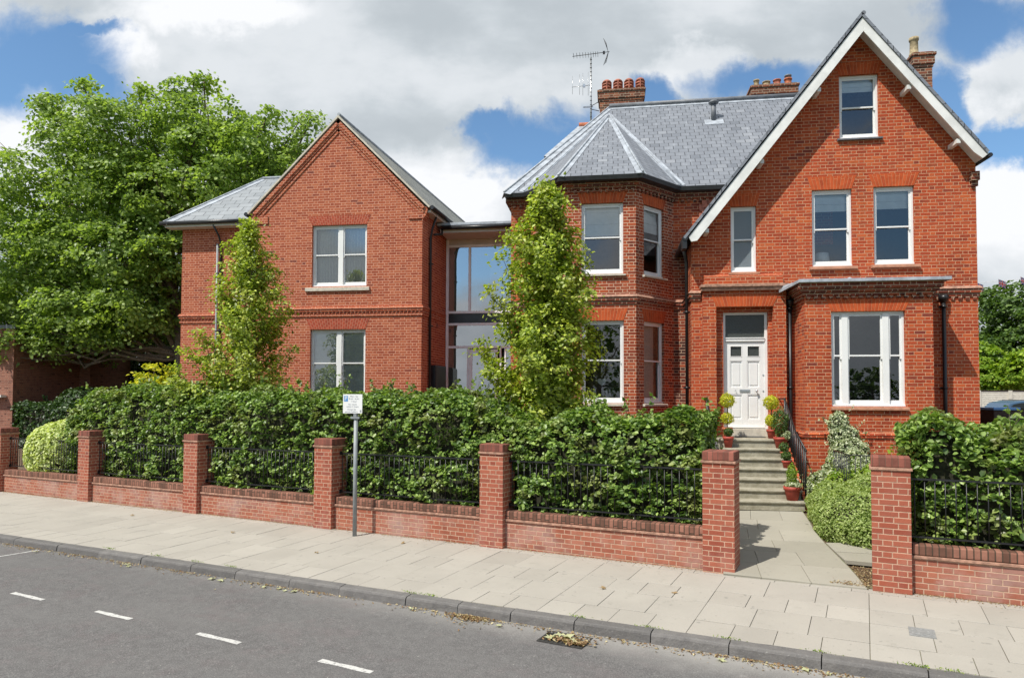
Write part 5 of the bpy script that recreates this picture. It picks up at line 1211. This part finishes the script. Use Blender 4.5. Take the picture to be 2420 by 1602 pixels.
# trees and houses across the street (they only show as reflections in the windows)
for (x, y, z_, r_) in ((-1.5, -36, 6.0, 5.5), (-24, -34, 2.6, 3.0), (-8, -36, 2.8, 3.2), (9, -33, 2.8, 3.2), (24, -36, 3, 3.4)):
    bg_tree('leafy tree on the far side of the street behind the viewpoint', x, y, z_, r_, 'leaf_mid', 26, 14, .34, zb=-.4, group='trees across the street', blobs=6)
# ------------------------------------------------------------------ garden walls, railings
def street_empty(name, s, n, z, label, cat, group=None):
    p = Wp(s, n, z); return empty(name, tuple(p), label, cat, group, rz=-GW)
def pier(parent, sr, base_s, zg=0.):
    x1 = sr - base_s; x0 = x1 - .45; z0 = .0065 * sr
    m_ = MB(); m_.box(x0, x1, 0, .45, -.12, 1.575 + z0); q = m_.build('pier', 'brick_pier', parent, bevel=.004)
    t = MB(); t.box(x0 - .022, x1 + .022, -.022, .472, 1.576 + z0, 1.612 + z0); t.build('tile_course', 'ledge_brick', q, bevel=.004)
    c = MB(); c.box(x0 - .004, x1 + .004, -.004, .454, 1.613 + z0, 1.745 + z0); c.build('cap', 'cap_brick', q, bevel=.012)
    return q
def wall_panel(parent, sa, sb, base_s):
    T = lambda x, y, z: (x, y, z + .0072 * (x + base_s)); a, b = sa - base_s, sb - base_s
    m_ = MB(); m_.box(a, b, .10, .33, -.14, .455, T); q = m_.build('wall_panel', 'brick_garden', parent)
    t = MB(); t.box(a, b, .072, .358, .456, .49, T); t.build('tile_course', 'ledge_brick', q, bevel=.004)
    c = MB(); c.box(a, b, .098, .332, .491, .625, T); c.build('coping', 'coping_brick', q, bevel=.016)
piers = [-25.3, -21.03, -17.009, -13.058, -9.196, -5.433, -1.677]
W1 = street_empty('brick_garden_wall', -13, 0, 0, 'long low red brick wall with square piers left of the gateway', 'garden wall')
for s_ in piers: pier(W1, s_, -13)
for a, b in zip(piers[:-1], piers[1:]): wall_panel(W1, a + .002, b - .452, -13)
wall_panel(W1, -29.5, -25.752, -13)
W2 = street_empty('brick_garden_wall', .3, 0, 0, 'low red brick wall with a tall square pier right of the gateway', 'garden wall')
pier(W2, .508, .3); wall_panel(W2, .51, 5.2, .3); pier(W2, 5.65, .3)
RL = ['behind the variegated shrub at the far left', 'in front of the hedge, second bay from the left', 'in front of the hedge, left of the middle wall bays', 'just right of the parking sign post', 'in the wide bay left of the gateway pier', 'on the wall right of the gateway']
def railing(sa, sb, label):
    z0 = .0065 * sa; E_ = street_empty('iron_railing', sa, .25, z0, 'thin black iron railing ' + label, 'railing', 'iron railings along the front wall')
    L = sb - sa; T = lambda x, y, z: (x, y, z + .0065 * x)
    for z, h in ((1.455, .012), (.705, .010)):
        m_ = MB(); m_.box(0, L, -.02, .02, z - h, z + h, T); m_.build('rail', 'black_iron', E_)
    k = int(L / .1145); first = None
    for i in range(k + 1):
        x = (L - k * .1145) / 2 + i * .1145
        if first is None:
            m_ = MB(); m_.tube([(0, 0, .712), (0, 0, 1.448)], .0075, 6); first = m_.build('bar', 'black_iron', E_); first.location = (x, 0, .0065 * x)
        else: c = first.copy(); COL.objects.link(c); c.parent = E_; c.location = (x, 0, .0065 * x)
    for x in (L * .33, L * .67):
        m_ = MB(); m_.box(x - .012, x + .012, -.012, .012, .60, .70); m_.build('foot', 'black_iron', E_)
    for x in (0.004, L - .004):
        for z in (1.455, .705): m_ = MB(); m_.box(x - .004, x + .004, -.03, .03, z - .035, z + .035); m_.build('bracket', 'black_iron', E_)
for (a, b), lb in zip(zip(piers[1:-1], piers[2:]), RL): railing(a + .004, b - .456, lb)
railing(.512, 5.19, RL[5])
railing(-25.296, -21.486, 'at the extreme left edge, leftmost panel')

# ------------------------------------------------------------------ steps, handrails, side railing
ST = empty('stone_steps', (2.9, 15, .3), 'flight of weathered stone steps rising to the white front door', 'steps'); so_ = neg(ST)
for k in range(7):
    z = .5 + .185 * k; y = 14.05 + .27 * k; y1 = y + .33 if k < 6 else 16.86
    x1 = 3.70 if k < 6 else 3.66
    m_ = MB(); m_.box(2.12, x1, y, y1, z - .19, z - .052); q = m_.build('riser', 'step_stone', ST, so_, bevel=.004)
    t = MB(); n_ = 14; b = len(t.v)
    for i in range(n_ + 1):
        x = 2.10 + (x1 + .02 - 2.10) * i / n_; w1 = .007 * mnoise.noise(Vector((x * 5, k * 3, 0))); w2 = .006 * mnoise.noise(Vector((x * 4, k * 3, 5)))
        for (yy, zz) in ((y - .028 + w1, z - .05 + w2), (y - .034 + w1, z - .028), (y - .022 + w1, z - .006 + w2), (y + .01, z + w2 * .4), (y1, z), (y1, z - .05)): t.v.append((x, yy, zz))
    for i in range(n_):
        for j in range(6): t.f.append((b + i * 6 + j, b + i * 6 + (j + 1) % 6, b + (i + 1) * 6 + (j + 1) % 6, b + (i + 1) * 6 + j)[::-1])
    t.f.append(tuple(b + j for j in range(6))); t.f.append(tuple(b + n_ * 6 + j for j in reversed(range(6)))); t.build('tread', 'step_stone', q)
m_ = MB(); m_.box(2.59, 3.58, 16.54, 16.70, 1.615, 1.79); m_.build('threshold', 'stone_sill', ST, so_, bevel=.008)
for x in (2.04, 3.72):
    m_ = MB(); m_.prism([(14.2, .2), (16.5, .2), (16.5, 1.58), (15.7, 1.58), (14.2, .5)], x, x + .07, lambda a, d, z: (d, a, z)); m_.build('side_wall', 'brick_old', ST, so_)
m_ = MB(); m_.box(2.78, 3.44, 16.25, 16.62, 1.612, 1.628); o = m_.build('door_mat', 'mat_grey', bevel=.004); tag(o, 'flat grey door mat on the top step', 'door mat')
def handrail(x, label, pts):
    E_ = empty('handrail', (x, pts[0][0], pts[0][1]), label, 'handrail'); off = neg(E_)
    m_ = MB(); m_.tube([(x, p[0], p[2]) for p in pts], .016, 8); m_.tube([(x, pts[0][0], pts[0][2]), (x, pts[0][0] - .07, pts[0][2] - .03)], .02, 8); m_.build('rail', 'black_iron', E_, off)
    for (a, b) in zip(pts[:-1], pts[1:]):
        n_ = max(1, round((b[0] - a[0]) / .135))
        for i in range(n_):
            t = i / n_; y = a[0] + (b[0] - a[0]) * t; m_ = MB(); m_.tube([(x, y, a[1] + (b[1] - a[1]) * t), (x, y, a[2] + (b[2] - a[2]) * t)], .013 if i or a is not pts[0] else .02, 6); m_.build('baluster', 'black_iron', E_, off)
    m_ = MB(); p = pts[-1]; m_.tube([(x, p[0], p[1]), (x, p[0], p[2] + .02)], .022, 8); m_.tube([(x, p[0], p[2]), (x, 16.42, p[2] + .0)], .014, 8); m_.build('newel', 'black_iron', E_, off)
handrail(3.78, 'black iron handrail on the right of the steps', [(14.3, .45, 1.50), (15.0, .9, 1.80), (15.9, 1.5, 2.50)])
handrail(2.10, 'black iron handrail on the left of the steps, mostly behind the hedge', [(14.3, .45, 1.50), (15.0, .9, 1.80), (15.9, 1.5, 2.50)])
E_ = empty('area_railing', (4.42, 14.2, .3), 'short black railing beside the ivy under the bay', 'railing'); off = neg(E_)
for (a, b) in (((4.48, 14.85), (4.37, 13.55)), ((4.37, 13.55), (5.3, 13.45))):
    for z in (1.45, .75): m_ = MB(); m_.tube([(*a, z), (*b, z)], .012, 6); m_.build('rail', 'black_iron', E_, off)
    for i in range(11): t = i / 10; x, y = a[0] + (b[0] - a[0]) * t, a[1] + (b[1] - a[1]) * t; m_ = MB(); m_.tube([(x, y, .35), (x, y, 1.45)], .009, 5); m_.build('bar', 'black_iron', E_, off)

# ------------------------------------------------------------------ pots and plants on the steps
def pot(x, y, z, r, h, mat, parent, off):
    m_ = MB(); m_.lathe([(r * .68, 0), (r * .92, h * .72), (r * .93, h * .73), (r * 1.06, h * .74), (r * 1.08, h), (r * .94, h), (r * .9, h * .86)], (x, y, z), 20); p = m_.build('pot', mat, parent, off)
    s_ = MB(); s_.lathe([(r * .9, 0), (r * .5, .012), (.001, .014)], (x, y, z + h * .86), 12); s_.build('soil', 'soil', p); return p
def potplant(label, x, y, z, r, h, mat, kind, group=None):
    E_ = empty('potted_plant', (x, y, z), label, 'potted plant', group); off = neg(E_); pot(x, y, z, r, h, mat, E_, off)
    def ball(cx, cy, cz, rr_, N, mt, sz, sq=1.):
        d = unit(rng.normal(size=(N, 3))); bmp = 1 + .30 * np.array([mnoise.noise(Vector((q[0] * 2.2 + cx * 9, q[1] * 2.2, q[2] * 2.2 + cz * 7))) for q in d]) + np.where(rng.random(N) < .06, rng.uniform(0, .3, N), 0); p = np.array([cx, cy, cz]) + d * (rr_ * bmp * (.72 + .3 * rng.random(N)))[:, None] * np.array([1, 1, sq]); leaf_mesh('foliage', p, d + rng.normal(size=p.shape) * .5, rng.uniform(sz * .7, sz * 1.3, N), mt, asp=.45, parent=E_, off=off)
    s_ = MB(); t = z + h
    if kind == 'topiary':
        s_.tube([(x, y, t - .04), (x + .01, y, t + .32), (x, y, t + .60)], .011, 6); ball(x, y, t + .20, .135, 900, 'leaf_yellow', .035); ball(x, y, t + .60, .165, 1300, 'leaf_yellow', .035)
    elif kind == 'cone': s_.tube([(x, y, t - .04), (x, y, t + .2)], .008, 6); ball(x, y, t + .22, .10, 900, 'leaf_bright', .035, 2.3); ball(x + .02, y - .02, t + .03, .17, 500, 'leaf_ivy', .04, .45)
    elif kind == 'tall':
        for i in range(7): a = i * .9; s_.tube([(x, y, t - .03), (x + .12 * math.cos(a), y + .1 * math.sin(a), t + .55)], .004, 4)
        ball(x, y, t + .32, .17, 900, 'leaf_mid', .05, 1.9); ball(x + .12, y - .06, t + .04, .11, 260, 'leaf_ivy', .05, .9)
    elif kind == 'low': s_.tube([(x, y, t - .03), (x, y, t + .06)], .006, 5); ball(x, y, t + .10, .10, 420, 'leaf_mid', .04, .9)
    s_.build('stem', 'bark', E_, off); return E_
potplant('red clay pot with a small upright conifer on the lowest step', 3.50, 14.19, .502, .155, .27, 'terracotta_red', 'cone')
potplant('small red pot with a low green plant partway up the steps', 3.58, 14.98, 1.057, .085, .15, 'terracotta_red', 'low')
potplant('small terracotta pot with a tiny plant, one step above the low green plant', 3.60, 15.26, 1.242, .075, .13, 'terracotta', 'low')
potplant('red pot with a tall leafy shrub near the top right of the steps', 3.60, 15.56, 1.427, .135, .24, 'terracotta_red', 'tall')
potplant('two-ball yellow-green topiary right of the front door', 3.50, 15.95, 1.612, .10, .20, 'terracotta_red', 'topiary')
potplant('two-ball yellow-green topiary left of the front door', 2.55, 15.95, 1.612, .11, .24, 'terracotta', 'topiary')
potplant('red pot with a low plant below the left topiary', 2.50, 15.53, 1.427, .11, .24, 'terracotta_red', 'low')

# ------------------------------------------------------------------ parking sign
PS = empty('parking_sign', (-4.716, 12.08, -.06), 'square white parking notice on a grey metal post in front of the wall', 'sign'); po = neg(PS)
m_ = MB(); m_.tube([(-4.716, 12.08, -.12), (-4.716, 12.08, 2.19)], .039, 16); m_.lathe([(.039, 0), (.036, .012), (.001, .02)], (-4.716, 12.08, 2.19), 16); m_.build('post', 'galv', PS, po)
m_ = MB(); m_.box(-4.948, -4.575, 12.022, 12.026, 2.20, 2.552); pl_ = m_.build('plate', 'white_paint', PS, po, bevel=.0015)
m_ = MB(); m_.box(-4.80, -4.63, 12.026, 12.045, 2.1, 2.14); m_.box(-4.80, -4.63, 12.027, 12.047, 2.24, 2.28); m_.box(-4.745, -4.687, 12.027, 12.08, 2.14, 2.3); m_.build('clamp', 'galv', PS, po)
m_ = MB(); m_.box(-4.930, -4.852, 12.0195, 12.0215, 2.42, 2.522); m_.build('parking_symbol', 'sign_blue', pl_)
m_ = MB(); m_.box(-4.620, -4.592, 12.0195, 12.0215, 2.222, 2.262); m_.build('badge', 'sign_ink', pl_)
text('P', (-4.891, 12.0185, 2.471), .105, 'white_paint', pl_)
for (b, x, z) in (('Mon - Sat', -4.735, 2.512), ('8 am - 6 pm', -4.735, 2.470), ('1 hour', -4.735, 2.420), ('No return', -4.762, 2.366), ('within 2 hours', -4.762, 2.324), ('Except for', -4.775, 2.272), ('permit holders', -4.785, 2.230)): text(b, (x, 12.019, z), .040, 'sign_ink', pl_)

# ------------------------------------------------------------------ television aerial beside the chimney
A = empty('tv_aerial', (-.72, 22.75, 11.2), 'tall aerial mast with two antennas beside the four-pot chimney', 'aerial'); ao = neg(A)
mx, my = -.73, 22.75
m_ = MB(); m_.tube([(mx, my, 11.0), (mx, my, 13.98)], .028, 8)
mast = m_.build('mast', 'steel', A, ao)
m_ = MB()
for i in range(18): m_.tube([(mx, my, 11.5 + i * .14), (mx, my, 11.52 + i * .14)], .033, 8)
m_.build('cable_tie', 'black_iron', mast)
m_ = MB(); m_.tube([(mx - .62, my - .05, 14.02), (mx + .62, my - .12, 14.06)], .010, 6)
for i in range(10):
    x = mx - .58 + i * .11 * (1 - .02 * i); m_.tube([(x, my - .25, 14.03), (x, my + .12, 14.03)], .006, 5); m_.tube([(x, my - .06, 14.0), (x, my - .06, 14.09)], .006, 5)
m_.box(mx + .40, mx + .47, my - .12, my - .04, 14.02, 14.10)
for a in (-1, 1):
    for q in range(4): m_.tube([(mx + .58, my - .1 + .03 * q, 14.07), (mx + .42 + .03 * q, my - .12 + .02 * q, 14.07 + a * (.46 - .04 * q))], .006, 5)
m_.build('uhf_antenna', 'black_iron', A, ao)
m_ = MB(); m_.tube([(mx, my, 13.02), (mx - .64, my - .03, 12.98)], .010, 6)
for x, hh in ((mx - .62, .36), (mx - .38, .40), (mx - .27, .44), (mx - .09, .46)): m_.tube([(x, my - .03, 13.0 - hh * .75), (x, my - .03, 13.0 + hh)], .006, 5)
m_.box(mx - .26, mx - .19, my - .06, my, 12.95, 13.05); m_.build('vhf_antenna', 'steel', A, ao)
m_ = MB()
for i in range(20):
    a0 = math.pi * 2 * i / 20; a1 = math.pi * 2 * (i + 1) / 20; m_.tube([(mx - .1 + .16 * math.cos(a0), my + .16 * math.sin(a0), 12.28 + .05 * math.sin(a0)), (mx - .1 + .16 * math.cos(a1), my + .16 * math.sin(a1), 12.28 + .05 * math.sin(a1))], .008, 5, cap=False)
m_.tube([(mx, my, 12.30), (-.46, 22.7, 12.42)], .012, 6); m_.tube([(mx, my, 12.2), (-.46, 22.7, 12.1)], .012, 6); m_.build('bracket', 'black_iron', A, ao)

# ------------------------------------------------------------------ things in the windows
L_e = empty('table_lamp', (4.98, 17.25, 5.12), 'white lampshade in the left one of the two first-floor gable windows', 'lamp'); lo = neg(L_e)
m_ = MB(); m_.lathe([(.20, 0), (.155, .30), (.15, .30), (.19, .005)], (4.98, 17.25, 5.70), 24); m_.build('lamp_shade', 'white_cloth', L_e, lo)
m_ = MB(); m_.lathe([(.09, 0), (.09, .03), (.03, .05), (.05, .2), (.015, .4), (.015, .60)], (4.98, 17.25, 5.12), 14); m_.build('lamp_base', 'steel', L_e, lo)
h = empty('hanging_heart', (-.28, 17.12, 3.3), 'white heart ornament hanging in the ground-floor bay window', 'ornament'); hof = neg(h)
m_ = MB(); pts = []
for i in range(28): t = 2 * math.pi * i / 28; pts.append((-.28 + .0068 * 16 * math.sin(t) ** 3, 2.90 + .0068 * (13 * math.cos(t) - 5 * math.cos(2 * t) - 2 * math.cos(3 * t) - math.cos(4 * t))))
m_.prism(pts[::-1], 17.10, 17.13); m_.build('heart', 'white_paint', h, hof, bevel=.008)
m_ = MB(); m_.tube([(-.28, 17.115, 2.98), (-.28, 17.115, 4.3)], .003, 4); m_.build('cord', 'white_cloth', h, hof)
for (x, hh) in ((-.17, .18), (-.08, .22), (.0, .20)):
    e = empty('candlestick', (x, 17.35, 2.42), 'pale candle in a holder on the ground-floor bay window ledge', 'candlestick', 'candles in the bay window'); eo = neg(e)
    m_ = MB(); m_.lathe([(.035, 0), (.035, .01), (.01, .03), (.012, .12), (.018, .13), (.018, .14)], (x, 17.35, 2.42), 10); m_.build('holder', 'steel', e, eo); m_ = MB(); m_.tube([(x, 17.35, 2.56), (x, 17.35, 2.56 + hh)], .011, 8); m_.build('candle', 'white_cloth', e, eo)

# ------------------------------------------------------------------ street details
DR = street_empty('drain_grate', -3.03, -2.98, 0, 'rusty gully grate beside the kerb, half covered in leaves', 'drain')
m_ = MB(); zg = gz(-3.03, -2.98) - .12
m_.box(-.27, .27, -.19, -.165, zg - .02, zg + .006); m_.box(-.27, .27, .155, .18, zg - .02, zg + .006); m_.box(-.27, -.245, -.165, .155, zg - .02, zg + .006); m_.box(.245, .27, -.165, .155, zg - .02, zg + .006); m_.build('frame', 'iron_grate', DR)
for i in range(9):
    m_ = MB(); x = -.21 + i * .0525; m_.prism([(x - .012, zg - .0), (x + .012, zg - .0), (x + .014, zg + .005), (x - .010, zg + .005)], -.165, .155); m_.build('bar', 'iron_grate', DR)
m_ = MB(); m_.box(-.245, .245, -.165, .155, zg + .0005, zg + .002); m_.build('sump_shade', 'rubber', DR)  # flat black sheet on the road stands in for the unlit gully
IC = street_empty('inspection_cover', .52, -1.42, 0, 'small grey rectangular cover set in the pavement at right', 'inspection cover'); z_ = gz(.52, -1.42)
m_ = MB(); m_.box(-.125, .125, -.165, .135, z_ - .02, z_ + .006); m_.build('frame', 'cover_grey', IC); m_ = MB(); m_.box(-.10, .10, -.13, .10, z_ + .006, z_ + .010); m_.lathe([(.085, 0), (.085, .003), (.075, .003), (.075, .001)], (0, -.015, z_ + .010), 20); m_.build('lid', 'cover_grey', IC, bevel=.002)
def fallen(label, pts, mat, size, grp=None):
    for (s_, n_, dz) in pts:
        p = Wp(s_, skew(s_, n_), 0); z = gz(s_, n_) + dz; m_ = MB(); k = 10; c = (0, 0, .012); base = len(m_.v); m_.v.append(c)
        a0 = random.uniform(0, 6.3); sz = size * random.uniform(.7, 1.2)
        for i in range(k): a = a0 + 2 * math.pi * i / k; r_ = sz * (1. if i % 2 == 0 else .45) * random.uniform(.8, 1.1); m_.v.append((r_ * math.cos(a), r_ * math.sin(a), random.uniform(.001, .028)))
        for i in range(k): m_.f.append((base, base + 1 + i, base + 1 + (i + 1) % k))
        o = m_.build('fallen_leaf', mat); o.location = (p.x, p.y, z + .004); tag(o, label, 'leaf', grp)
gm_ = 'leaves fallen by the kerb'
fallen('pale crumpled leaf lying in the gutter against the kerb', [(-15.2, -2.75, -.12), (-14.9, -2.78, -.12), (-13.1, -2.82, -.12), (-10.75, -2.74, -.12), (-10.6, -2.82, -.12), (-8.75, -2.78, -.12), (-8.55, -2.8, -.12), (-7.7, -2.78, -.12), (-7.45, -2.75, -.12), (-7.3, -2.8, -.12), (-7.15, -2.77, -.12), (-3.9, -2.84, -.12), (-5.2, -2.74, -.12), (-1.35, -2.8, -.12), (-.55, -2.7, -.12), (-.35, -2.72, -.12)], 'leaf_fallen_pale', .06, gm_)
fallen('dry leaf lying flat on the pavement slabs', [(-2.25, -1.15, 0), (-3.15, -1.35, 0), (-8.1, -1.4, 0), (-7.2, -.35, 0), (-14.2, -.6, 0), (-10.7, -.9, 0)], 'leaf_litter', .055, 'leaves on the pavement')
fallen('big curled green leaf on the drain grate', [(-3.1, -2.86, -.10), (-3.0, -2.9, -.09), (-3.18, -2.95, -.11), (-2.9, -2.93, -.11)], 'leaf_fallen_pale', .085, 'leaves on the drain')
fallen('pale leaf fallen on the garden path', [(-1.1, 2.3, .16), (-.95, 4.0, .30), (-.6, 3.9, .29), (-.5, 3.7, .28)], 'leaf_fallen_pale', .05, 'leaves on the path')
# litter in the gutter and along the wall foot
def litter(name, label_mat, N, fs, fn, fz, size):
    s_ = fs(N); n_ = fn(N, s_); k = .0307 * np.minimum(s_, 2) * np.minimum(1, np.abs(n_) / 2.47) * (n_ < 0); z = .006 * s_ + .0254 * np.minimum(n_, 0) + fz; P = Wv(s_, n_ + k, z + rng.random(N) * .012)
    o = leaf_mesh(name, P, np.array([0, 0, 1.]) + rng.normal(size=(N, 3)) * .35, rng.uniform(size * .5, size * 1.5, N), label_mat, asp=.5); o['kind'] = 'stuff'; return o
cl = np.array([-14.9, -13.6, -12.2, -10.9, -9.6, -7.9, -6.9, -4.9, -3.6, -2.6, -1.5, -.9, -.3])
litter('leaf_litter', 'leaf_litter', 1700, lambda N: cl[rng.integers(0, len(cl), N)] + rng.normal(size=N) * .38, lambda N, s: -2.66 - rng.exponential(.05, N), -.117, .028)
litter('leaf_litter', 'leaf_litter', 500, lambda N: -4.35 + rng.normal(size=N) * .16, lambda N, s: -2.67 - rng.exponential(.06, N), -.112, .032)
litter('leaf_litter', 'leaf_litter', 260, lambda N: -2.95 + rng.normal(size=N) * .12, lambda N, s: -2.93 + rng.normal(size=N) * .05, -.108, .045)
litter('wall_foot_litter', 'leaf_litter', 5200, lambda N: np.where(rng.random(N) < .8, rng.uniform(-21, -1.7, N), rng.uniform(.1, 3.5, N)), lambda N, s: .085 - rng.exponential(.045, N), .003, .016)
litter('soil_litter', 'leaf_litter', 1500, lambda N: rng.uniform(-.45, .1, N), lambda N, s: rng.uniform(.05, 1.2, N), .03, .022)
def tufts(name, mat, pts, N, sp, size):
    P = []; 
    for (s_, n_) in pts: q = rng.normal(size=(N, 2)) * np.array([sp, .012]); P.append(Wv(s_ + q[:, 0], np.array([skew(s_, n_)] * N) + q[:, 1], gz(s_, n_) + rng.random(N) * .02))
    P = np.concatenate(P); o = leaf_mesh(name, P, rng.normal(size=P.shape) + np.array([0, 0, .5]), rng.uniform(size * .6, size * 1.4, len(P)), mat, asp=.3); o['kind'] = 'stuff'
tufts('moss', 'leaf_bright', [(-11.6, -2.472), (-10.4, -2.472), (-9.5, -2.472), (-8.7, -2.472), (-5.38, -2.472), (-5.1, -2.472), (-3.03, -2.472), (-2.2, -2.472), (-1.31, -2.472), (-.43, -2.472), (.47, -2.472), (.7, -2.472), (.4, -2.472)], 34, .08, .024)
# weed growing at the foot of the steps
# ------------------------------------------------------------------ neighbours and background
NB = empty('neighbour_building', (-28, 29, 0), 'plain shaded brick building at the left edge under the maple', 'building'); no = neg(NB)
m_ = MB(); m_.box(-40, -25.72, 26, 29.7, -.2, 5.4); m_.build('wall', 'brick_far', NB, no)
m_ = MB(); m_.box(-40, -25.15, 29.705, 32.5, -.2, 4.62); m_.build('low_wing', 'brick_far', NB, no)
m_ = MB(); m_.box(-40.1, -25.05, 29.6, 32.6, 4.621, 4.70); m_.build('coping', 'concrete_pale', NB, no); m_ = MB(); m_.box(-40.1, -25.6, 25.9, 29.69, 5.401, 5.55); m_.build('flat_roof', 'lead_dark', NB, no)
m_ = MB(); m_.box(-32, -26.0, 25.7, 25.98, 2.42, 2.52); m_.build('ledge', 'white_paint', NB, no)
F1 = empty('panel_fence', (22, 40, .9), 'pale concrete panel fence in front of the trees at far right', 'fence'); fo_ = neg(F1)
for i in range(9):
    x = 17.9 + i * 1.55; m_ = MB(); m_.box(x - .1, x + .1, 39.9, 40.1, .8, 2.98); m_.build('post', 'concrete_pale', F1, fo_)
    if i < 8:
        m_ = MB()
        for k in range(18): z = .95 + k * .11; m_.prism([(39.96, z), (39.93, z + .02), (39.96, z + .11)], x + .1, x + 1.45, lambda a, d, zz: (d, a, zz)); 
        m_.box(x + .1, x + 1.45, 39.96, 40.03, .9, 2.93); m_.build('panel', 'concrete_pale', F1, fo_); m_ = MB(); m_.box(x + .1, x + 1.45, 39.92, 40.07, 2.931, 2.99); m_.build('capping', 'timber_dark', F1, fo_)
F2 = empty('timber_fence', (11, 20, .3), 'dark close-boarded timber fence right of the old house', 'fence'); f2 = neg(F2)
m_ = MB()
for i in range(52): m_.box(8.2 + i * .13, 8.2 + i * .13 + .122, 20.0 + .012 * (i % 2), 20.02 + .012 * (i % 2), .2, 2.27 + .01 * math.sin(i * 3)); 
m_.build('boards', 'timber_dark', F2, f2)
for x in (8.3, 10.2, 12.1, 14.0): m_ = MB(); m_.box(x, x + .1, 20.035, 20.13, .2, 2.2); m_.build('post', 'timber_dark', F2, f2)
m_ = MB(); m_.box(8.2, 14.9, 20.035, 20.08, 1.9, 2.0); m_.box(8.2, 14.9, 20.035, 20.08, .6, .7); m_.build('arris_rail', 'timber_dark', F2, f2)
BN = empty('wheelie_bin', (9.95, 19.4, .3), 'dark bin with a blue lid behind the hedge at right', 'bin'); bo = neg(BN)
m_ = MB(); m_.v += [(9.7, 19.2, 1.2), (10.2, 19.2, 1.2), (10.2, 19.7, 1.2), (9.7, 19.7, 1.2), (9.65, 19.1, 2.22), (10.25, 19.1, 2.22), (10.25, 19.8, 2.22), (9.65, 19.8, 2.22)]; m_.f += [(3, 2, 1, 0), (4, 5, 6, 7), (0, 1, 5, 4), (1, 2, 6, 5), (2, 3, 7, 6), (3, 0, 4, 7)]
m_.build('body', 'timber_dark', BN, bo, bevel=.02); m_ = MB(); m_.box(9.63, 10.27, 19.07, 19.82, 2.225, 2.30); m_.build('lid', 'sign_blue', BN, bo, bevel=.02); m_ = MB(); m_.box(9.72, 10.18, 19.2, 19.7, .2, 1.2); m_.build('stand', 'brick_far', BN, bo)
# parked car
CR = empty('parked_car', (17.4, 31, .95), 'dark blue parked car, only its roof showing over the timber fence', 'car'); co_ = neg(CR)
m_ = MB(); prof = [(15.25, 1.25), (15.3, 1.12), (19.55, 1.12), (19.6, 1.5), (19.45, 1.78), (18.6, 1.88), (17.9, 2.38), (17.4, 2.46), (16.3, 2.46), (15.85, 2.36), (15.35, 1.86), (15.22, 1.6)]
m_.prism(prof, 30.1, 31.8); m_.build('body', 'car_blue', CR, co_, bevel=.07)
m_ = MB(); m_.prism([(15.62, 1.90), (18.42, 1.90), (17.82, 2.33), (16.2, 2.36), (15.95, 2.3)], 30.085, 31.815); m_.build('window', 'car_glass', CR, co_)
for x in (16.1, 18.7):
    for y in (30.12, 31.6): 
        m_ = MB(); m_.tube([(x, y, 1.27), (x, y + .2, 1.27)], .32, 18); q = m_.build('wheel', 'rubber', CR, co_); m_ = MB(); m_.tube([(x, y - .01, 1.27), (x, y + .21, 1.27)], .2, 12); m_.build('rim', 'steel', q)
for y in (30.3, 31.4): m_ = MB(); m_.box(19.5, 19.62, y, y + .25, 1.55, 1.7); m_.build('headlight', 'white_paint', CR, co_, bevel=.02)
m_ = MB(); m_.tube([(16.3, 30.3, 2.49), (17.4, 30.3, 2.49)], .02, 6); m_.tube([(16.3, 31.6, 2.49), (17.4, 31.6, 2.49)], .02, 6); m_.build('roof_rail', 'black_iron', CR, co_)
# bunting
BU = empty('flag_bunting', (12, 24, 6.3), 'string of small red, white and blue flags above the trees at right', 'bunting'); bu = neg(BU)
m_ = MB(); m_.tube([(8.2, 24, 6.35), (10, 24, 6.15), (12, 24, 6.3), (14.5, 24, 6.5), (17, 24, 6.9)], .006, 4); m_.build('cord', 'white_cloth', BU, bu)
m_ = MB(); m_.tube([(17, 24, .5), (17, 24, 7)], .04, 8); m_.build('pole', 'galv', BU, bu)
for (x, z) in ((11.78, 6.25), (12.45, 6.34), (13.1, 6.40), (13.8, 6.46), (10.9, 6.2)):
    m_ = MB(); a = .35 * math.sin(x * 5); T3 = lambda u_, d, v_: (x + u_ * .17 * math.cos(a) , 24 + d + u_ * .12, z - .11 + v_ * .11 + u_ * .03 * math.sin(x * 9))
    m_.box(-1, 1, -.002, .002, -1, 1, T3); fl_ = m_.build('flag', 'blue_cloth', BU, bu)
    for mt, wd_, yy in (('white_cloth', .17, .004), ('red_cloth', .07, .007)):
        m_ = MB()
        for sg in (1, -1): m_.v += [T3(-1, -yy, -sg * 1. - wd_), T3(-1, -yy, -sg * 1. + wd_), T3(1, -yy, sg * 1. + wd_), T3(1, -yy, sg * 1. - wd_)]; b = len(m_.v) - 4; m_.f.append((b, b + 1, b + 2, b + 3)); 
        m_.build('saltire', mt, fl_)
    for mt, wd_, yy in (('white_cloth', .30, .009), ('red_cloth', .17, .012)):
        m_ = MB(); m_.box(-1, 1, -yy, -yy + .001, -wd_, wd_, T3); m_.box(-wd_ * .6, wd_ * .6, -yy, -yy + .001, -1, 1, T3); m_.build('cross', mt, fl_)
